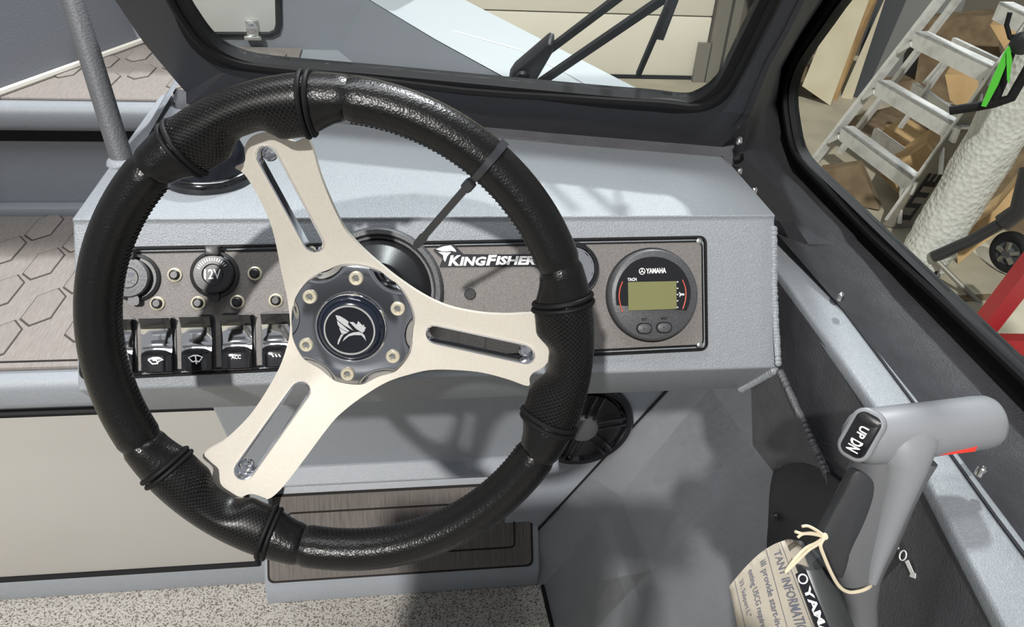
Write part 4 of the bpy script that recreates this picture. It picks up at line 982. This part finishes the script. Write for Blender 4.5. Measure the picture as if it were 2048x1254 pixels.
for i, (a, b) in enumerate(((((1999, 3), (2140, 70))), ((1831, 62), (1998, 140)), ((1756, 160), (1918, 254)), ((1684, 252), (1832, 361)))):
    p, q = lp(*a, -.06), lp(*b, -.06); d = (q - p).normalized()
    u2 = (Z - d * Z.dot(d)).normalized(); b2 = d.cross(u2); b2 = b2 if b2.dot(nb) > 0 else -b2
    put(MB().prism([p, q, q - u2 * .10, p - u2 * .10], b2 * .02).prism([p, q, q + b2 * .09, p + b2 * .09], -u2 * .015), 'step', ALU, la, smooth=0)
    if i:
        put(MB().bar(p - u2 * .08, p - u2 * .16 - d * .10, .01, .03), 'brace', ALU, la)
        put(MB().bar(q - u2 * .08 - d * .1, q - u2 * .30, .012, .03), 'brace', ALU, la)
for a, b in (((1905, 75), (2010, 125)), ((1826, 165), (1932, 235)), ((1748, 256), (1852, 330))):
    p, q = lr(*a), lr(*b); d = (q - p).normalized(); u2 = (Z - d * Z.dot(d)).normalized()
    put(MB().prism([p, q, q - u2 * .11, p - u2 * .11], nb * .03), 'rear_step', ALU, la, smooth=0)
put(MB().bar(lr(1660, 330), lr(1960, -60), .035, .04), 'rear_rail', ALU, la)
put(MB().bar(lr(1838, 400), lr(2120, -20), .035, .04), 'rear_rail', ALU, la)
for a, b in (((1800, 255), (1900, 115)), ((1890, 165), (1893, 168)), ((1850, 167), (1893, 117))):
    if a[0] != 1890: put(MB().bar(lr(*a), lr(*b), .03, .02), 'strut', ALU, la)
sd0, sd1 = lp(1779, 455), rtp; dl = (sd1 - sd0).normalized(); side_n = -nb
def rail_t(s0, s1): return lambda s, t: sd0 + dl * (s0 + (s1 - s0) * s) + wl * .0 + nb * (-.048) + wl * (.03 - .05 * (1 - t))
text('LITE', lambda s, t: sd0 + dl * (.06 + .36 * s) + wl * .017 + nb * (.10 - .11 * t), 'lettering', RUB, la, .05, .1)
# ---- bubble wrapped tube
b0, b1, b2_ = gz(1838, 540) + Z * .1, Stand(1838, 540)(1935, 370), Stand(1838, 540)(2120, 50)
path = crom([b0 - (b1 - b0) * .1, b0, b1, b2_], 10); dist = (b0 - EYE).length
rr_ = 47 * (b0 - EYE).dot(fw) / F; mb = MB(); rings = []
tube = MB()
prev = (b2_ - b0).normalized().orthogonal()
for i, p in enumerate(path):
    d = (path[min(i + 1, len(path) - 1)] - path[max(0, i - 1)]).normalized(); x = (prev - d * prev.dot(d)).normalized(); prev = x; y = d.cross(x)
    rings.append([p + (x * cos(2 * pi * k / 28) + y * sin(2 * pi * k / 28)) * rr_ * (1 + random.uniform(-.05, .05)) for k in range(28)])
tag(put(tube.loft(rings), 'wrapped_tube', BUB), 'long tube in bubble wrap leaning in front of the ladder', 'tube')
# ---- scooter handle with a green strap
s = Stand(1935, 640)
hs_ = empty('hand_truck_handle', s.p); tag(hs_, 'black handlebar standing beside the bubble wrapped tube', 'handlebar')
put(MB().tube([s(1900, 221), s(1955, 213), s(1990, 206)], .022, 14), 'hand_grip', RUB, hs_)
put(MB().tube([s(1985, 212), s(2005, 165), s(2012, 130), s(2035, 70)], .02, 12), 'stem', RUB, hs_)
put(MB().tube([s(2035, 85), s(2020, 75), s(2013, 50), s(2020, 25)], .011, 10), 'lever', RUB, hs_)
put(MB().lathe(s(2046, 85), -s.d, [(.05, 0), (.05, .03), (.035, .04), (.01, .04)], 20), 'clamp', PLAST, hs_)
put(MB().tube([s(1990, 206), s(2022, 196), s(2060, 130), s(2075, 60)], .022, 12), 'post', RUB, hs_)
gs_ = empty('green_strap', s(1990, 150)); tag(gs_, 'bright green strap hanging from the black handlebar', 'strap')
put(MB().prism([s(1962, 212, -.06), s(1972, 214, -.06), s(1996, 170, -.06), s(2022, 105, -.06), s(2018, 92, -.06), s(2010, 100, -.06), s(1985, 155, -.06)], s.d * .01), 'band', GREEN, gs_, smooth=0)
put(MB().prism([s(2013, 105, -.07), s(2020, 100, -.07), s(2024, 120, -.07), s(2018, 168, -.07), s(2014, 160, -.07)], s.d * .01), 'band', GREEN, gs_, smooth=0)
# ---- boxes and timber behind the ladder
for i, (pts, base, th_, m, nm, lb, ct) in enumerate((
    ([(1915, 470), (1990, 420), (2048, 350), (2060, 420), (1955, 495), (1915, 528)], (1915, 528), .3, CARD, 'cardboard_box', 'flat cardboard box standing right of the bubble wrapped tube', 'box'),
    ([(1760, 350), (1850, 290), (1900, 330), (1830, 420)], (1830, 420), .4, CARD, 'cardboard_box', 'cardboard box seen under the lowest ladder step', 'box'),
    ([(1870, 265), (1935, 225), (2010, 290), (1930, 350)], (1935, 345), .3, CARD, 'cardboard_box', 'cardboard box behind the right ladder rail', 'box'),
    ([(1890, 150), (1990, 145), (2048, 260), (1960, 250), (1900, 200)], (1960, 290), .4, CARD, 'cardboard_box', 'cardboard box behind the middle ladder steps', 'box'),
    ([(1980, 50), (2120, 50), (2140, 110), (2010, 100)], (2010, 262), .2, CARD, 'cardboard_box', 'cardboard box behind the top ladder step', 'box'),
    ([(1640, 340), (1720, 330), (1760, 420), (1700, 410)], (1740, 420), .1, WOODD, 'timber_offcut', 'dark timber offcut between the ladder feet', 'timber'),
    ([(1690, 250), (1690, 180), (1830, 160), (1850, 40), (1990, 30), (2000, 110), (2110, 120), (2110, 260), (1960, 300)], (1900, 205), .3, WOODD, 'pallet_stack', 'dark timber stack behind the ladder', 'timber'),
    ([(1900, 420), (2010, 330), (2140, 250), (2200, 420), (2010, 520), (1935, 440)], (1990, 455), .4, WOODD, 'timber_stack', 'dark timber stack beside the black wheel', 'timber'))):
    s = Stand(*base)
    tag(put(MB().prism([s(*p) for p in pts], s.d * th_), nm, m, smooth=0), lb, ct)
tag(put(MB().prism([gz(1690, 262), gz(1775, 238), gz(1900, 318), gz(1885, 392), gz(1815, 396)], Z * .12).bevel(.01), 'timber_stack', WOODD), 'low dark timber stack on the floor under the ladder', 'timber')
tag(put(MB().prism([gz(1755, 300), gz(1800, 285), gz(1850, 318), gz(1805, 345)], Z * .20), 'cardboard_box', CARD, smooth=0), 'small cardboard box on the timber stack under the ladder', 'box')
# ---- trolley with wheel
s = Stand(2010, 548)
tr_ = empty('trolley', s.p); tag(tr_, 'black trolley frame with a pneumatic wheel at the right edge', 'trolley')
wc = s(2022, 505); rw = 43 * (wc - EYE).dot(fw) / F; axw = (-s.d + s.side * -.5).normalized()
mb = MB(); ex = axw.orthogonal().normalized(); ey = axw.cross(ex)
put(MB().tube(circle(wc, ex, ey, rw * .74, 40), rw * .27, 14, True), 'tyre', RUB, tr_)
put(MB().lathe(wc, axw, [(rw * .55, -.03), (rw * .55, .03), (rw * .3, .02), (rw * .2, .05), (rw * .05, .05)], 24), 'wheel_rim', DARKST, tr_)
for k in range(5):
    a = 2 * pi * k / 5; d = ex * cos(a) + ey * sin(a); put(MB().bar(wc + d * rw * .12 + axw * .04, wc + d * rw * .54 + axw * .035, .02, .02), 'wheel_spoke', TRACK, tr_)
s2 = Stand(1900, 585)
put(MB().tube([s2(1866, 514), s2(1940, 482), s2(2010, 443)], .032, 10), 'frame_tube', PLAST, tr_)
put(MB().tube([s2(2005, 446), s2(2040, 420), s2(2060, 340)], .05, 10), 'frame_tube', PLAST, tr_)
put(MB().tube([s2(1866, 514), s2(1912, 560), s2(1975, 622)], .014, 8), 'frame_tube', TRACK, tr_)
put(MB().bar(gz(1852, 560) + Z * .04, gz(1872, 535) + Z * .04, .08, .06), 'foot', RUB, tr_)
# ---- red stand
s = Stand(1975, 690)
rd = empty('red_stand', s.p); tag(rd, 'dark red steel stand at the right edge outside the window', 'stand')
put(MB().bar(s(1957, 668), s(2075, 515), .10, .08), 'post', RED, rd)
put(MB().bar(s(1978, 688), s(2110, 690), .085, .08), 'foot', RED, rd)
put(MB().bar(gz(1900, 600), gz(1985, 595), .05, .02), 'cross_bar', WOODD, rd)
